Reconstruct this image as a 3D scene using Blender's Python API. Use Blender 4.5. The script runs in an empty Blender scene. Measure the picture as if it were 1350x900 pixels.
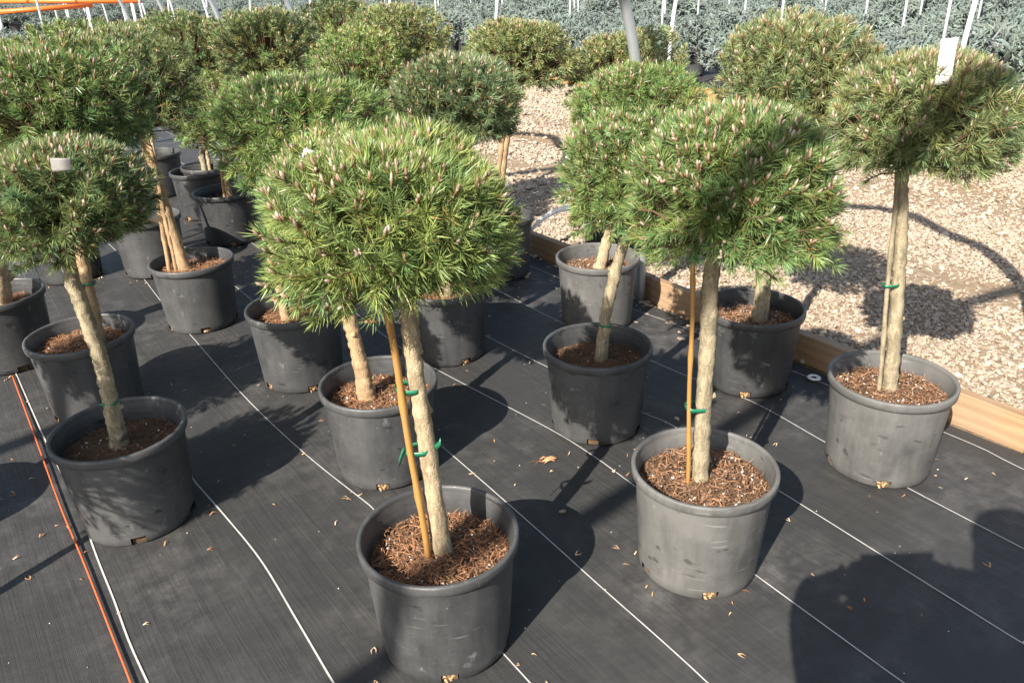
import bpy, bmesh, math, random
import numpy as np
from mathutils import Vector, Matrix

# ------------------------------------------------------------------ camera, sky, sun, exposure
scene = bpy.context.scene
C = scene.collection
F_PX, PITCH, ROLL, CAM_H = 1046.43, math.radians(25.245), math.radians(-1.803), 1.2958
def cam_axes():
    cp, sp = math.cos(PITCH), math.sin(PITCH)
    fw = np.array([0, cp, -sp]); rt = np.array([1.0, 0, 0]); up = np.array([0, sp, cp])
    c, s = math.cos(ROLL), math.sin(ROLL)
    return c*rt + s*up, -s*rt + c*up, fw
RT, UP, FW = cam_axes()
cam_data = bpy.data.cameras.new('camera'); cam = bpy.data.objects.new('camera', cam_data); C.objects.link(cam)
cam_data.sensor_width = 36; cam_data.sensor_fit = 'HORIZONTAL'; cam_data.lens = 36*F_PX/1350
cam_data.clip_start = 0.02; cam_data.clip_end = 2000
M = Matrix.Identity(4)
for i in range(3):
    M[i][0] = RT[i]; M[i][1] = UP[i]; M[i][2] = -FW[i]
M[2][3] = CAM_H
cam.matrix_world = M
scene.camera = cam

SUN_AZ, SUN_EL = math.radians(32), math.radians(37)       # light travels towards this azimuth (from +Y to +X)
world = bpy.data.worlds.new('World'); scene.world = world; world.use_nodes = True
wn = world.node_tree
sky = wn.nodes.new('ShaderNodeTexSky'); sky.sky_type = 'NISHITA'; sky.sun_disc = False
sky.sun_elevation = SUN_EL; sky.sun_rotation = SUN_AZ + math.pi
sky.air_density = 1.2; sky.dust_density = 1.5
wn.links.new(sky.outputs[0], wn.nodes['Background'].inputs[0]); wn.nodes['Background'].inputs[1].default_value = 0.085
sun_data = bpy.data.lights.new('sun', 'SUN'); sun_data.energy = 5.0; sun_data.angle = math.radians(0.36); sun_data.color = (1.0, 0.93, 0.83)
sun = bpy.data.objects.new('sun', sun_data); C.objects.link(sun)
Ldir = Vector((math.sin(SUN_AZ)*math.cos(SUN_EL), math.cos(SUN_AZ)*math.cos(SUN_EL), -math.sin(SUN_EL)))
sun.rotation_euler = (-Ldir).to_track_quat('Z', 'Y').to_euler(); sun.location = (-3, -5, 8)
scene.view_settings.view_transform = 'Standard'; scene.view_settings.look = 'None'
scene.view_settings.exposure = 1.25; scene.view_settings.gamma = 1.0
scene.render.engine = 'CYCLES'; scene.render.resolution_x = 1024; scene.render.resolution_y = 682

# ------------------------------------------------------------------ geometry of the place
ANG = math.radians(36.04)                                # bed frame: local x = n across the bed, local y = u along it
NV = np.array([math.cos(ANG), math.sin(ANG)]); UV = np.array([-math.sin(ANG), math.cos(ANG)])
POT_D, POT_H, POT_B = 0.3275, 0.272, 0.2729
def ray(px, py): return (px-675)/F_PX*RT - (py-450)/F_PX*UP + FW
def at_y(px, py, Y):
    d = ray(px, py); t = Y/d[1]; return np.array([0, 0, CAM_H]) + t*d
def at_z(px, py, z=0.0):
    d = ray(px, py); t = (z-CAM_H)/d[2]; return np.array([0, 0, CAM_H]) + t*d
def to_nu(p): return np.array([p[0]*NV[0]+p[1]*NV[1], p[0]*UV[0]+p[1]*UV[1]])
def from_nu(n, u): return np.array([n*NV[0]+u*UV[0], n*NV[1]+u*UV[1]])
rng0 = np.random.default_rng(7)

# ------------------------------------------------------------------ helpers
def link(o, parent=None):
    C.objects.link(o)
    if parent is not None: o.parent = parent
    return o
def tag(o, label=None, cat=None, group=None, kind=None):
    if label: o['label'] = label
    if cat: o['category'] = cat
    if group: o['group'] = group
    if kind: o['kind'] = kind
    return o
def empty(name, loc=(0, 0, 0), rz=0.0):
    o = bpy.data.objects.new(name, None); o.location = loc; o.rotation_euler = (0, 0, rz); o.empty_display_size = 0.1
    C.objects.link(o); return o
def mesh_from(name, verts, faces, mat=None, col=None, smooth=False):
    me = bpy.data.meshes.new(name)
    if isinstance(verts, np.ndarray): verts = verts.tolist()
    me.from_pydata(verts, [], faces); me.update()
    if col is not None:
        a = me.color_attributes.new('col', 'FLOAT_COLOR', 'POINT')
        c4 = np.ones((len(col), 4), np.float32); c4[:, :3] = col
        a.data.foreach_set('color', c4.ravel())
    if smooth: me.polygons.foreach_set('use_smooth', [True]*len(me.polygons))
    if mat: me.materials.append(mat)
    return me
def fast_mesh(name, verts, loops, starts, totals, mat=None, col=None, smooth=False):
    me = bpy.data.meshes.new(name)
    me.vertices.add(len(verts)); me.vertices.foreach_set('co', np.asarray(verts, np.float32).ravel())
    me.loops.add(len(loops)); me.loops.foreach_set('vertex_index', np.asarray(loops, np.int32))
    me.polygons.add(len(starts)); me.polygons.foreach_set('loop_start', np.asarray(starts, np.int32))
    me.polygons.foreach_set('loop_total', np.asarray(totals, np.int32))
    if smooth: me.polygons.foreach_set('use_smooth', np.ones(len(starts), bool))
    me.update(calc_edges=True); me.validate()
    if col is not None:
        a = me.color_attributes.new('col', 'FLOAT_COLOR', 'POINT')
        c4 = np.ones((len(col), 4), np.float32); c4[:, :3] = col
        a.data.foreach_set('color', c4.ravel())
    if mat: me.materials.append(mat)
    return me
def obj(name, me, parent=None, loc=None, rz=None):
    o = bpy.data.objects.new(name, me); link(o, parent)
    if loc is not None: o.location = loc
    if rz is not None: o.rotation_euler = (0, 0, rz)
    return o
class MB:
    def __init__(s): s.v = []; s.f = []; s.c = []
    def add(s, v, f, col=None):
        k = len(s.v); s.v += [tuple(p) for p in v]; s.f += [tuple(i+k for i in q) for q in f]
        if col is not None: s.c += [col]*len(v)
    def mesh(s, name, mat, smooth=False): return mesh_from(name, s.v, s.f, mat, np.array(s.c) if s.c else None, smooth)
def tube(pts, radii, sides=8, jitter=0.0, rng=None, cap=True):
    pts = np.asarray(pts, float); n = len(pts)
    radii = np.broadcast_to(np.asarray(radii, float), (n,))
    T = np.gradient(pts, axis=0); T /= np.linalg.norm(T, axis=1)[:, None]+1e-12
    ref = np.array([0, 0, 1.0]) if abs(T[0][2]) < 0.9 else np.array([0, 1.0, 0])
    v = []
    a = ref-T[0]*(ref@T[0]); a /= np.linalg.norm(a)
    th = np.linspace(0, 2*math.pi, sides, endpoint=False)
    for i in range(n):
        a = a-T[i]*(a@T[i]); a /= np.linalg.norm(a); b = np.cross(T[i], a)
        rr = radii[i]*(1+(rng.normal(0, jitter, sides) if jitter else 0))
        ring = pts[i]+(np.cos(th)*rr)[:, None]*a+(np.sin(th)*rr)[:, None]*b
        v += ring.tolist()
    f = []
    for i in range(n-1):
        for j in range(sides):
            k = (j+1) % sides
            f.append((i*sides+j, i*sides+k, (i+1)*sides+k, (i+1)*sides+j))
    if cap:
        f.append(tuple(range(sides))[::-1]); f.append(tuple((n-1)*sides+j for j in range(sides)))
    return v, f
def spline(pts, m=6):
    pts = np.asarray(pts, float); P = np.vstack([2*pts[0]-pts[1], pts, 2*pts[-1]-pts[-2]]); out = []
    for i in range(1, len(P)-2):
        for t in np.linspace(0, 1, m, endpoint=False):
            p0, p1, p2, p3 = P[i-1], P[i], P[i+1], P[i+2]
            out.append(0.5*(2*p1+(p2-p0)*t+(2*p0-5*p1+4*p2-p3)*t*t+(3*p1-p0-3*p2+p3)*t**3))
    out.append(pts[-1]); return np.array(out)
def lathe(profile, seg=64, skip=None):
    v = []; f = []; th = np.linspace(0, 2*math.pi, seg, endpoint=False)
    for r, z in profile: v += [(r*math.cos(t), r*math.sin(t), z) for t in th]
    for i in range(len(profile)-1):
        for j in range(seg):
            if skip and skip(i, j): continue
            k = (j+1) % seg
            f.append((i*seg+j, i*seg+k, (i+1)*seg+k, (i+1)*seg+j))
    return v, f
def box(x0, x1, y0, y1, z0, z1):
    v = [(x, y, z) for z in (z0, z1) for y in (y0, y1) for x in (x0, x1)]
    return v, [(0, 2, 3, 1), (4, 5, 7, 6), (0, 1, 5, 4), (2, 6, 7, 3), (0, 4, 6, 2), (1, 3, 7, 5)]

# ------------------------------------------------------------------ materials
class NT:
    def __init__(s, name):
        s.m = bpy.data.materials.new(name); s.m.use_nodes = True; s.t = s.m.node_tree
        s.b = s.t.nodes['Principled BSDF']
    def n(s, kind, **kw):
        o = s.t.nodes.new(kind)
        for k, v in kw.items():
            if k.startswith('i_'):
                key = k[2:].replace('_', ' ')
                o.inputs[int(key) if key.isdigit() else key].default_value = v
            else: setattr(o, k, v)
        return o
    def l(s, a, b): s.t.links.new(a, b)
    def noise(s, scale, detail=4, rough=0.55, vec=None, dim='3D', w=None):
        o = s.n('ShaderNodeTexNoise', noise_dimensions=dim); o.inputs['Scale'].default_value = scale
        o.inputs['Detail'].default_value = detail; o.inputs['Roughness'].default_value = rough
        if vec is not None: s.l(vec, o.inputs['Vector'])
        if w is not None: s.l(w, o.inputs['W'])
        return o.outputs['Fac']
    def ramp(s, fac, stops, interp='LINEAR'):
        o = s.n('ShaderNodeValToRGB'); o.color_ramp.interpolation = interp; e = o.color_ramp.elements
        while len(e) < len(stops): e.new(0.5)
        for q, (p, c) in zip(e, stops): q.position = p; q.color = (*c, 1) if len(c) == 3 else c
        s.l(fac, o.inputs[0]); return o.outputs[0]
    def mix(s, fac, a, b, blend='MIX'):
        o = s.n('ShaderNodeMix', data_type='RGBA', blend_type=blend)
        for sock, v in ((o.inputs[0], fac), (o.inputs[6], a), (o.inputs[7], b)):
            if hasattr(v, 'links'): s.l(v, sock)
            else: sock.default_value = (*v, 1) if isinstance(v, tuple) and len(v) == 3 else v
        return o.outputs[2]
    def math(s, op, a, b=0.5, clamp=False):
        o = s.n('ShaderNodeMath', operation=op, use_clamp=clamp)
        for sock, v in ((o.inputs[0], a), (o.inputs[1], b)):
            if hasattr(v, 'links'): s.l(v, sock)
            else: sock.default_value = v
        return o.outputs[0]
    def coord(s, out='Object'): return s.n('ShaderNodeTexCoord').outputs[out]
    def mapping(s, vec, scale=(1, 1, 1), loc=(0, 0, 0)):
        o = s.n('ShaderNodeMapping'); o.inputs['Scale'].default_value = scale; o.inputs['Location'].default_value = loc
        s.l(vec, o.inputs['Vector']); return o.outputs[0]
    def bump(s, h, strength=0.3, dist=0.01):
        o = s.n('ShaderNodeBump'); o.inputs['Strength'].default_value = strength; o.inputs['Distance'].default_value = dist
        s.l(h, o.inputs['Height']); s.l(o.outputs[0], s.b.inputs['Normal'])
    def base(s, c):
        if hasattr(c, 'links'): s.l(c, s.b.inputs['Base Color'])
        else: s.b.inputs['Base Color'].default_value = (*c, 1)
    def rough(s, r):
        if hasattr(r, 'links'): s.l(r, s.b.inputs['Roughness'])
        else: s.b.inputs['Roughness'].default_value = r
    def spec(s, v): s.b.inputs['Specular IOR Level'].default_value = v

def plain(name, c, rough=0.6, spec=0.3, var=0.15, scale=20, metallic=0.0, bump=0.0):
    k = NT(name); co = k.coord(); nz = k.noise(scale, 5, vec=co)
    k.base(k.mix(nz, tuple(x*(1-var) for x in c), tuple(min(1, x*(1+var)) for x in c)))
    k.rough(rough); k.spec(spec); k.b.inputs['Metallic'].default_value = metallic
    if bump: k.bump(nz, bump, 0.004)
    return k.m

def pot_material(name, dark, dust, amount, rough=0.5):
    k = NT(name); co = k.coord(); rnd = k.n('ShaderNodeObjectInfo').outputs['Random']
    w = k.math('MULTIPLY', rnd, 40.0)
    big = k.noise(5.0, 6, 0.6, co, '4D', w)
    fine = k.noise(60, 6, 0.7, co, '4D', w)
    streak = k.noise(1.0, 5, 0.65, k.mapping(co, (30, 30, 5)), '4D', w)
    d = k.math('ADD', k.math('MULTIPLY', big, 0.8), k.math('MULTIPLY', streak, 0.35))
    fac = k.ramp(d, [(0.42, (0.0,)*3), (0.66, (1,)*3)])
    fac = k.math('MULTIPLY', fac, amount)
    c = k.mix(fac, dark, dust)
    # scuffs: short dark rubbed marks and pale water-splash marks
    warp = k.n('ShaderNodeVectorMath', operation='ADD'); k.l(k.mapping(co, (13, 13, 26)), warp.inputs[0])
    nz = k.n('ShaderNodeTexNoise'); nz.inputs['Scale'].default_value = 7; k.l(co, nz.inputs['Vector']); k.l(nz.outputs['Color'], warp.inputs[1])
    sc = k.noise(1.6, 3, 0.5, warp.outputs[0], '4D', w)
    c = k.mix(k.ramp(sc, [(0.645, (0,)*3), (0.69, (0.6,)*3)]), c, tuple(x*0.35 for x in dark))
    sp = k.noise(1.9, 5, 0.7, k.mapping(co, (14, 14, 9), (3, 1, 5)), '4D', w)
    c = k.mix(k.ramp(sp, [(0.62, (0,)*3), (0.72, (0.4,)*3)]), c, (0.30, 0.30, 0.29))
    scr = k.noise(1.0, 2, 0.4, k.mapping(co, (16, 16, 190), (1, 4, 2)), '4D', w); sm = k.noise(9, 2, 0.5, co, '4D', w)
    c = k.mix(k.math('MULTIPLY', k.ramp(scr, [(0.66, (0,)*3), (0.69, (0.6,)*3)]), k.ramp(sm, [(0.5, (0,)*3), (0.6, (1,)*3)])), c, tuple(x*1.5 for x in dust))
    specks = k.noise(240, 2, 0.5, co)
    c = k.mix(k.ramp(specks, [(0.70, (0,)*3), (0.75, (0.5,)*3)]), c, (0.25, 0.23, 0.20))
    k.base(c); k.rough(k.ramp(fine, [(0.3, (rough-0.12,)*3), (0.7, (rough+0.12,)*3)])); k.spec(0.45)
    k.bump(k.math('ADD', fine, k.math('MULTIPLY', big, 2.0)), 0.12, 0.003)
    return k.m
POT_MATS = {
    'mid': pot_material('pot_plastic_grey', (0.030, 0.031, 0.033), (0.090, 0.090, 0.090), 0.75),
    'dusty': pot_material('pot_plastic_dusty', (0.052, 0.052, 0.051), (0.140, 0.136, 0.130), 0.85, 0.58),
    'dark': pot_material('pot_plastic_black', (0.022, 0.023, 0.025), (0.070, 0.070, 0.070), 0.6, 0.45)}

def fabric_material(name, base=0.038):
    k = NT(name); co = k.coord()
    warp = k.noise(3, 3, 0.5, co)
    wx = k.n('ShaderNodeTexWave', wave_type='BANDS', bands_direction='X'); wx.inputs['Scale'].default_value = 95; wx.inputs['Distortion'].default_value = 0.6
    wy = k.n('ShaderNodeTexWave', wave_type='BANDS', bands_direction='Y'); wy.inputs['Scale'].default_value = 80; wy.inputs['Distortion'].default_value = 0.6
    k.l(co, wx.inputs['Vector']); k.l(co, wy.inputs['Vector'])
    weave = k.math('MULTIPLY', wx.outputs['Fac'], wy.outputs['Fac'])
    streak = k.noise(1.0, 6, 0.7, k.mapping(co, (55, 1.6, 1)))
    blot = k.noise(1.7, 7, 0.65, co); dustn = k.noise(11, 8, 0.72, co); grit = k.noise(330, 2, 0.6, co)
    c = k.ramp(weave, [(0, (base*0.72, base*0.71, base*0.70)), (1, (base*1.2, base*1.18, base*1.16))])
    c = k.mix(k.ramp(streak, [(0.35, (0,)*3), (0.7, (0.22,)*3)]), c, (base*1.7, base*1.65, base*1.58))
    dmask = k.math('MULTIPLY', k.ramp(blot, [(0.42, (0,)*3), (0.70, (1,)*3)]), k.ramp(dustn, [(0.43, (0,)*3), (0.75, (0.75,)*3)]))
    c = k.mix(dmask, c, (0.155, 0.148, 0.140))
    c = k.mix(k.ramp(grit, [(0.72, (0,)*3), (0.78, (0.35,)*3)]), c, (0.28, 0.25, 0.21))
    k.base(c); k.rough(k.ramp(streak, [(0.3, (0.50,)*3), (0.7, (0.66,)*3)])); k.spec(0.35)
    h = k.math('ADD', k.math('MULTIPLY', weave, 0.05), k.math('ADD', k.math('MULTIPLY', streak, 0.8), k.math('MULTIPLY', blot, 1.5)))
    wr = k.noise(1.0, 4, 0.6, k.mapping(co, (3.5, 9, 1), (2, 7, 0)))
    h = k.math('ADD', h, k.math('MULTIPLY', wr, 2.2))
    k.bump(h, 0.38, 0.012)
    return k.m
M_FABRIC = fabric_material('woven_ground_fabric')
M_FABRIC2 = fabric_material('field_ground_fabric', 0.045)

def vcol_material(name, rough=0.5, spec=0.4, trans=0.0, mult_noise=0.0):
    k = NT(name); a = k.n('ShaderNodeVertexColor', layer_name='col')
    k.base(a.outputs[0]); k.rough(rough); k.spec(spec)
    if trans:
        tr = k.n('ShaderNodeBsdfTranslucent'); k.l(a.outputs[0], tr.inputs[0])
        mx = k.n('ShaderNodeMixShader'); mx.inputs[0].default_value = trans
        out = k.t.nodes['Material Output']; k.l(k.b.outputs[0], mx.inputs[1]); k.l(tr.outputs[0], mx.inputs[2]); k.l(mx.outputs[0], out.inputs[0])
    return k.m
M_NEEDLE = vcol_material('pine_needles', 0.40, 0.5, 0.30)
M_CANDLE = vcol_material('pine_candles', 0.75, 0.2)
M_MULCH = vcol_material('needle_mulch', 0.8, 0.2)
M_SPRUCE = vcol_material('spruce_needles', 0.65, 0.25, 0.1)
M_TWIG = plain('pine_twig', (0.13, 0.085, 0.05), 0.85, 0.15, 0.4, 60)

def bark_material(name, c, spots=0.5):
    k = NT(name); co = k.coord()
    st = k.noise(1.0, 7, 0.65, k.mapping(co, (90, 90, 22))); fine = k.noise(170, 5, 0.7, co); big = k.noise(14, 4, 0.6, co)
    col = k.mix(big, tuple(x*0.72 for x in c), tuple(min(1, x*1.18) for x in c))
    col = k.mix(k.ramp(st, [(0.44, (0,)*3), (0.62, (min(1, spots*1.5),)*3)]), col, tuple(x*0.42 for x in c))
    col = k.mix(k.ramp(fine, [(0.54, (0,)*3), (0.68, (0.65,)*3)]), col, (c[0]*0.36, c[1]*0.33, c[2]*0.30))
    pale = k.noise(1.0, 4, 0.6, k.mapping(co, (70, 70, 38), (5, 2, 1)))
    col = k.mix(k.ramp(pale, [(0.56, (0,)*3), (0.66, (0.7,)*3)]), col, (min(1, c[0]*1.35), min(1, c[1]*1.35), min(1, c[2]*1.4)))
    vo = k.n('ShaderNodeTexVoronoi', feature='DISTANCE_TO_EDGE'); vo.inputs['Scale'].default_value = 1.0
    wv = k.n('ShaderNodeVectorMath', operation='ADD'); k.l(k.mapping(co, (210, 210, 120)), wv.inputs[0])
    wn2 = k.n('ShaderNodeTexNoise'); wn2.inputs['Scale'].default_value = 55; k.l(co, wn2.inputs['Vector']); k.l(wn2.outputs['Color'], wv.inputs[1]); k.l(wv.outputs[0], vo.inputs['Vector'])
    crack = k.ramp(vo.outputs['Distance'], [(0.0, (1,)*3), (0.16, (0,)*3)])
    col = k.mix(k.math('MULTIPLY', crack, 0.20), col, tuple(x*0.38 for x in c))
    k.base(col); k.rough(0.85); k.spec(0.15); k.bump(k.math('SUBTRACT', k.math('ADD', st, fine), k.math('MULTIPLY', crack, 0.3)), 0.55, 0.003)
    return k.m
M_BARK = bark_material('pine_bark', (0.44, 0.345, 0.22))
M_BARK_G = bark_material('pine_bark_grey', (0.34, 0.285, 0.19))
M_BARK_O = bark_material('pine_bark_warm', (0.43, 0.295, 0.17), 0.4)
def bamboo():
    k = NT('bamboo'); co = k.coord(); st = k.noise(1, 4, 0.5, k.mapping(co, (160, 160, 5))); b = k.noise(9, 3, 0.5, co)
    c = k.mix(st, (0.26, 0.125, 0.032), (0.42, 0.23, 0.070)); c = k.mix(k.ramp(b, [(0.5, (0,)*3), (0.8, (0.5,)*3)]), c, (0.30, 0.20, 0.10))
    k.base(c); k.rough(0.38); k.spec(0.4); return k.m
M_BAMBOO = bamboo()
M_TIE = plain('green_tie_tape', (0.012, 0.125, 0.062), 0.4, 0.5, 0.4, 70)
M_SOIL = NT('potting_soil')
_s = M_SOIL; _co = _s.coord(); _n1 = _s.noise(26, 8, 0.75, _co); _n2 = _s.noise(90, 4, 0.7, _co)
_s.base(_s.mix(_n2, _s.ramp(_n1, [(0.3, (0.035, 0.022, 0.015)), (0.55, (0.12, 0.075, 0.045)), (0.75, (0.22, 0.14, 0.085))]), (0.16, 0.10, 0.06))); _s.rough(0.95); _s.spec(0.1)
_s.bump(_n1, 0.9, 0.02); M_SOIL = M_SOIL.m
M_TAG = plain('white_plastic_tag', (0.82, 0.82, 0.80), 0.4, 0.4, 0.03)
M_TAGG = plain('weathered_plastic_tag', (0.21, 0.20, 0.185), 0.6, 0.3, 0.3, 120)
M_LINE = plain('white_woven_thread', (0.42, 0.41, 0.39), 0.7, 0.2, 0.4, 40)
M_ORANGE = plain('orange_twine', (0.62, 0.11, 0.035), 0.55, 0.3, 0.2, 80)
M_ORPIPE = plain('orange_rail_paint', (0.75, 0.16, 0.03), 0.45, 0.4, 0.08, 8)
M_GALV = plain('galvanised_steel', (0.42, 0.44, 0.46), 0.38, 0.5, 0.12, 12, 0.55)
M_WHITEPIPE = plain('pale_pipe', (0.62, 0.64, 0.65), 0.4, 0.5, 0.08, 8)
def wood(name, a, b, grey):
    k = NT(name); co = k.coord()
    g = k.noise(1, 6, 0.65, k.mapping(co, (38, 1.6, 38))); big = k.noise(2.2, 3, 0.5, co)
    ring = k.n('ShaderNodeTexWave', wave_type='BANDS', bands_direction='Z'); ring.inputs['Scale'].default_value = 9; ring.inputs['Distortion'].default_value = 7
    ring.inputs['Detail'].default_value = 3; ring.inputs['Detail Scale'].default_value = 1.2; k.l(k.mapping(co, (1, 0.16, 1)), ring.inputs['Vector'])
    c = k.mix(g, a, b); c = k.mix(k.math('MULTIPLY', ring.outputs['Fac'], 0.42), c, tuple(x*0.5 for x in a))
    chk = k.noise(1, 3, 0.5, k.mapping(co, (6, 0.9, 90), (1, 2, 3)))
    c = k.mix(k.ramp(chk, [(0.66, (0,)*3), (0.70, (0.8,)*3)]), c, tuple(x*0.25 for x in a))
    c = k.mix(k.ramp(big, [(0.45, (0,)*3), (0.7, (0.55,)*3)]), c, grey)
    k.base(c); k.rough(0.7); k.spec(0.25); k.bump(g, 0.3, 0.004); return k.m
M_WOOD = wood('treated_pine_board', (0.31, 0.185, 0.095), (0.42, 0.285, 0.165), (0.29, 0.235, 0.18))
M_WOOD2 = wood('old_treated_board', (0.34, 0.14, 0.05), (0.48, 0.24, 0.10), (0.36, 0.27, 0.18))
def stone_material():
    k = NT('limestone_gravel'); co = k.coord(); rnd = k.n('ShaderNodeObjectInfo').outputs['Random']
    c = k.ramp(rnd, [(0, (0.22, 0.175, 0.135)), (0.15, (0.31, 0.245, 0.185)), (0.4, (0.39, 0.325, 0.25)), (0.62, (0.33, 0.27, 0.21)), (0.8, (0.45, 0.385, 0.31)), (0.93, (0.27, 0.22, 0.175)), (1, (0.52, 0.46, 0.38))])
    nz = k.noise(35, 5, 0.6, co); c = k.mix(k.ramp(nz, [(0.4, (0,)*3), (0.75, (0.45,)*3)]), c, (0.36, 0.26, 0.17))
    k.base(c); k.rough(0.85); k.spec(0.2); k.bump(nz, 0.3, 0.004); return k.m
M_STONE = stone_material()
def sand_material():
    k = NT('gravel_bed_sand'); co = k.coord()
    v = k.n('ShaderNodeTexVoronoi'); v.inputs['Scale'].default_value = 46; k.l(co, v.inputs['Vector'])
    cell = k.n('ShaderNodeSeparateColor'); k.l(v.outputs['Color'], cell.inputs[0])
    c = k.ramp(cell.outputs[0], [(0, (0.17, 0.13, 0.095)), (0.5, (0.27, 0.215, 0.155)), (1, (0.36, 0.30, 0.23))])
    fine = k.noise(120, 5, 0.7, co); big = k.noise(0.8, 5, 0.6, co)
    sand = k.mix(fine, (0.19, 0.13, 0.075), (0.33, 0.235, 0.145))
    c = k.mix(k.ramp(big, [(0.42, (0.35,)*3), (0.62, (0.95,)*3)]), c, sand)
    k.base(c); k.rough(0.9); k.spec(0.15); k.bump(k.math('ADD', v.outputs['Distance'], fine), 0.6, 0.01); return k.m
M_SAND = sand_material()
M_EARTH = plain('far_earth', (0.13, 0.11, 0.085), 0.95, 0.1, 0.35, 1.5)

# ------------------------------------------------------------------ setting: ground, fabric, path
def ripple(n, u):
    return (np.sin(n*5.1+1.3*np.sin(u*1.7))*0.45+np.sin(n*11+u*2.3)*0.25+np.sin(u*4.2+n*3.1)*0.25
            +0.35*np.exp(-((n-0.95-0.05*np.sin(u*3.0))/0.018)**2)*(0.5+0.5*np.sin(u*2.1))+0.35*np.exp(-((n-0.22-0.04*np.sin(u*2.4+1))/0.02)**2)*(0.5+0.5*np.sin(u*1.6+2)))
def sheet(name, x0, x1, y0, y1, z, mat, nx=1, ny=1, amp=0.0, rot=ANG):
    xs = np.linspace(x0, x1, nx+1); ys = np.linspace(y0, y1, ny+1); X, Y = np.meshgrid(xs, ys)
    Z = np.full_like(X, z)
    if amp:
        Z = Z+amp*ripple(X, Y)
    v = np.stack([X.ravel(), Y.ravel(), Z.ravel()], -1); f = []
    for j in range(ny):
        for i in range(nx):
            a = j*(nx+1)+i; f.append((a, a+1, a+nx+2, a+nx+1))
    o = obj(name, mesh_from(name, v, f, mat, smooth=bool(amp)), rz=rot); o['kind'] = 'structure'
    return o
tag(sheet('ground', -400, 400, -60, 600, -0.034, M_EARTH, rot=0), 'bare earth lying beneath the nursery beds', 'ground')
path = tag(sheet('gravel_path', 2.05, 6.56, -5, 27, -0.022, M_SAND, 6, 60), 'pale gravel access path between two timber edgings', 'path')
fabric = sheet('fabric_ground', -14, 2.285, -5, 10.5, -0.0038, M_FABRIC, 260, 220, 0.0038)
tag(fabric, 'black woven ground fabric with white guide lines under the potted pines', 'ground fabric')
tag(sheet('field_fabric', 6.62, 60, -12, 80, -0.018, M_FABRIC2), 'dark ground fabric under the blue spruce field', 'ground fabric')
tag(sheet('far_fabric', 2.3, 6.5, 27.2, 80, -0.016, M_FABRIC2), 'dark ground fabric beyond the end of the gravel path', 'ground fabric')
tag(sheet('rear_fabric', -60, 2.285, 10.6, 80, -0.014, M_FABRIC2), 'dark ground fabric behind the pine bed', 'ground fabric')
def fz(n, u): return -0.0038+0.0038*float(ripple(n, u))

# white guide lines woven in the fabric, one strip each, following their measured waviness
LINES = [[(20, 490), (62, 585), (100, 660), (128, 735), (150, 790), (170, 845), (195, 900)],
         [(258, 636), (300, 684), (345, 740), (390, 815), (440, 900)],
         [(254, 445), (320, 520), (400, 595), (492, 668)],
         [(573, 580), (598, 600), (700, 690), (800, 780), (900, 868), (935, 900)],
         [(473, 415), (527, 457), (577, 487), (720, 562), (782, 600), (837, 640), (998, 759), (1192, 900)],
         [(645, 445), (720, 483), (840, 540), (887, 560), (1022, 643), (1180, 742), (1350, 848)],
         [(657, 383), (740, 425), (855, 473), (900, 492), (993, 528), (1087, 580), (1193, 639), (1350, 722)],
         [(717, 357), (837, 407), (900, 430), (1240, 567), (1313, 600), (1350, 618)]]
for k in range(-6, 8):
    n0 = 0.072+0.305*k
    us = np.arange(-2, 10.4, 0.05)
    ns = n0+0.010*np.sin(us*1.3+k)+0.004*np.sin(us*4.1+2*k)
    if 0 <= k < len(LINES):
        q = np.array([to_nu(at_z(*p)) for p in LINES[k]]); q = q[np.argsort(q[:, 1])]
        m = spline(q, 6); m = m[np.argsort(m[:, 1])]
        w = np.clip(np.minimum((us-m[0, 1]+0.8)/0.8, (m[-1, 1]+0.8-us)/0.8), 0, 1)
        ns = ns*(1-w)+np.interp(us, m[:, 1], m[:, 0])*w
    hw = 0.0016 if k > 1 else 0.0021
    v = []; f = []
    for i, (n, u) in enumerate(zip(ns, us)):
        for s in (-1, 1): v.append((n+s*hw, u, max(fz(n, u), fz(n+s*hw, u))+0.0022))
        if i: f.append((2*i-2, 2*i-1, 2*i+1, 2*i))
    o = obj('guide_line', mesh_from('guide_line', v, f, M_LINE), fabric)

# timber edging: near run of two boards, far run of three
def board(n0, n1, u0, u1, z0, z1, mat, label, seed):
    bm = bmesh.new(); L = u1-u0; seg = max(2, int(L/0.12)); r = np.random.default_rng(seed)
    rows = []
    for i in range(seg+1):
        y = -L/2+L*i/seg; dx = 0.004*math.sin(i*0.6+seed)+r.normal(0, 0.0006); dz = r.normal(0, 0.0007)
        c = 0.004
        prof = [(n0+c, z0), (n1-c, z0), (n1, z0+c), (n1, z1-c), (n1-c, z1), (n0+c, z1), (n0, z1-c), (n0, z0+c)]
        rows.append([bm.verts.new((x-(n0+n1)/2+dx, y, z+dz)) for x, z in prof])
    for a, b in zip(rows, rows[1:]):
        for j in range(8): bm.faces.new((a[j], a[(j+1) % 8], b[(j+1) % 8], b[j]))
    bm.faces.new(rows[0][::-1]); bm.faces.new(rows[-1])
    bmesh.ops.recalc_face_normals(bm, faces=bm.faces)
    me = bpy.data.meshes.new('timber_board'); bm.to_mesh(me); bm.free(); me.materials.append(mat)
    p = from_nu((n0+n1)/2, (u0+u1)/2)
    o = obj('timber_board', me, loc=(p[0], p[1], 0), rz=ANG)
    return tag(o, label, 'timber edging', 'timber edging boards along the path')
board(2.318, 2.358, -4, 2.18, -0.02, 0.093, M_WOOD, 'pale timber edging board behind the dusty grey pot with the white tag', 1)
board(2.326, 2.366, 2.20, 5.6, -0.02, 0.093, M_WOOD, 'timber edging board beyond the grey steel leg, running away between pots and gravel', 2)
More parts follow.
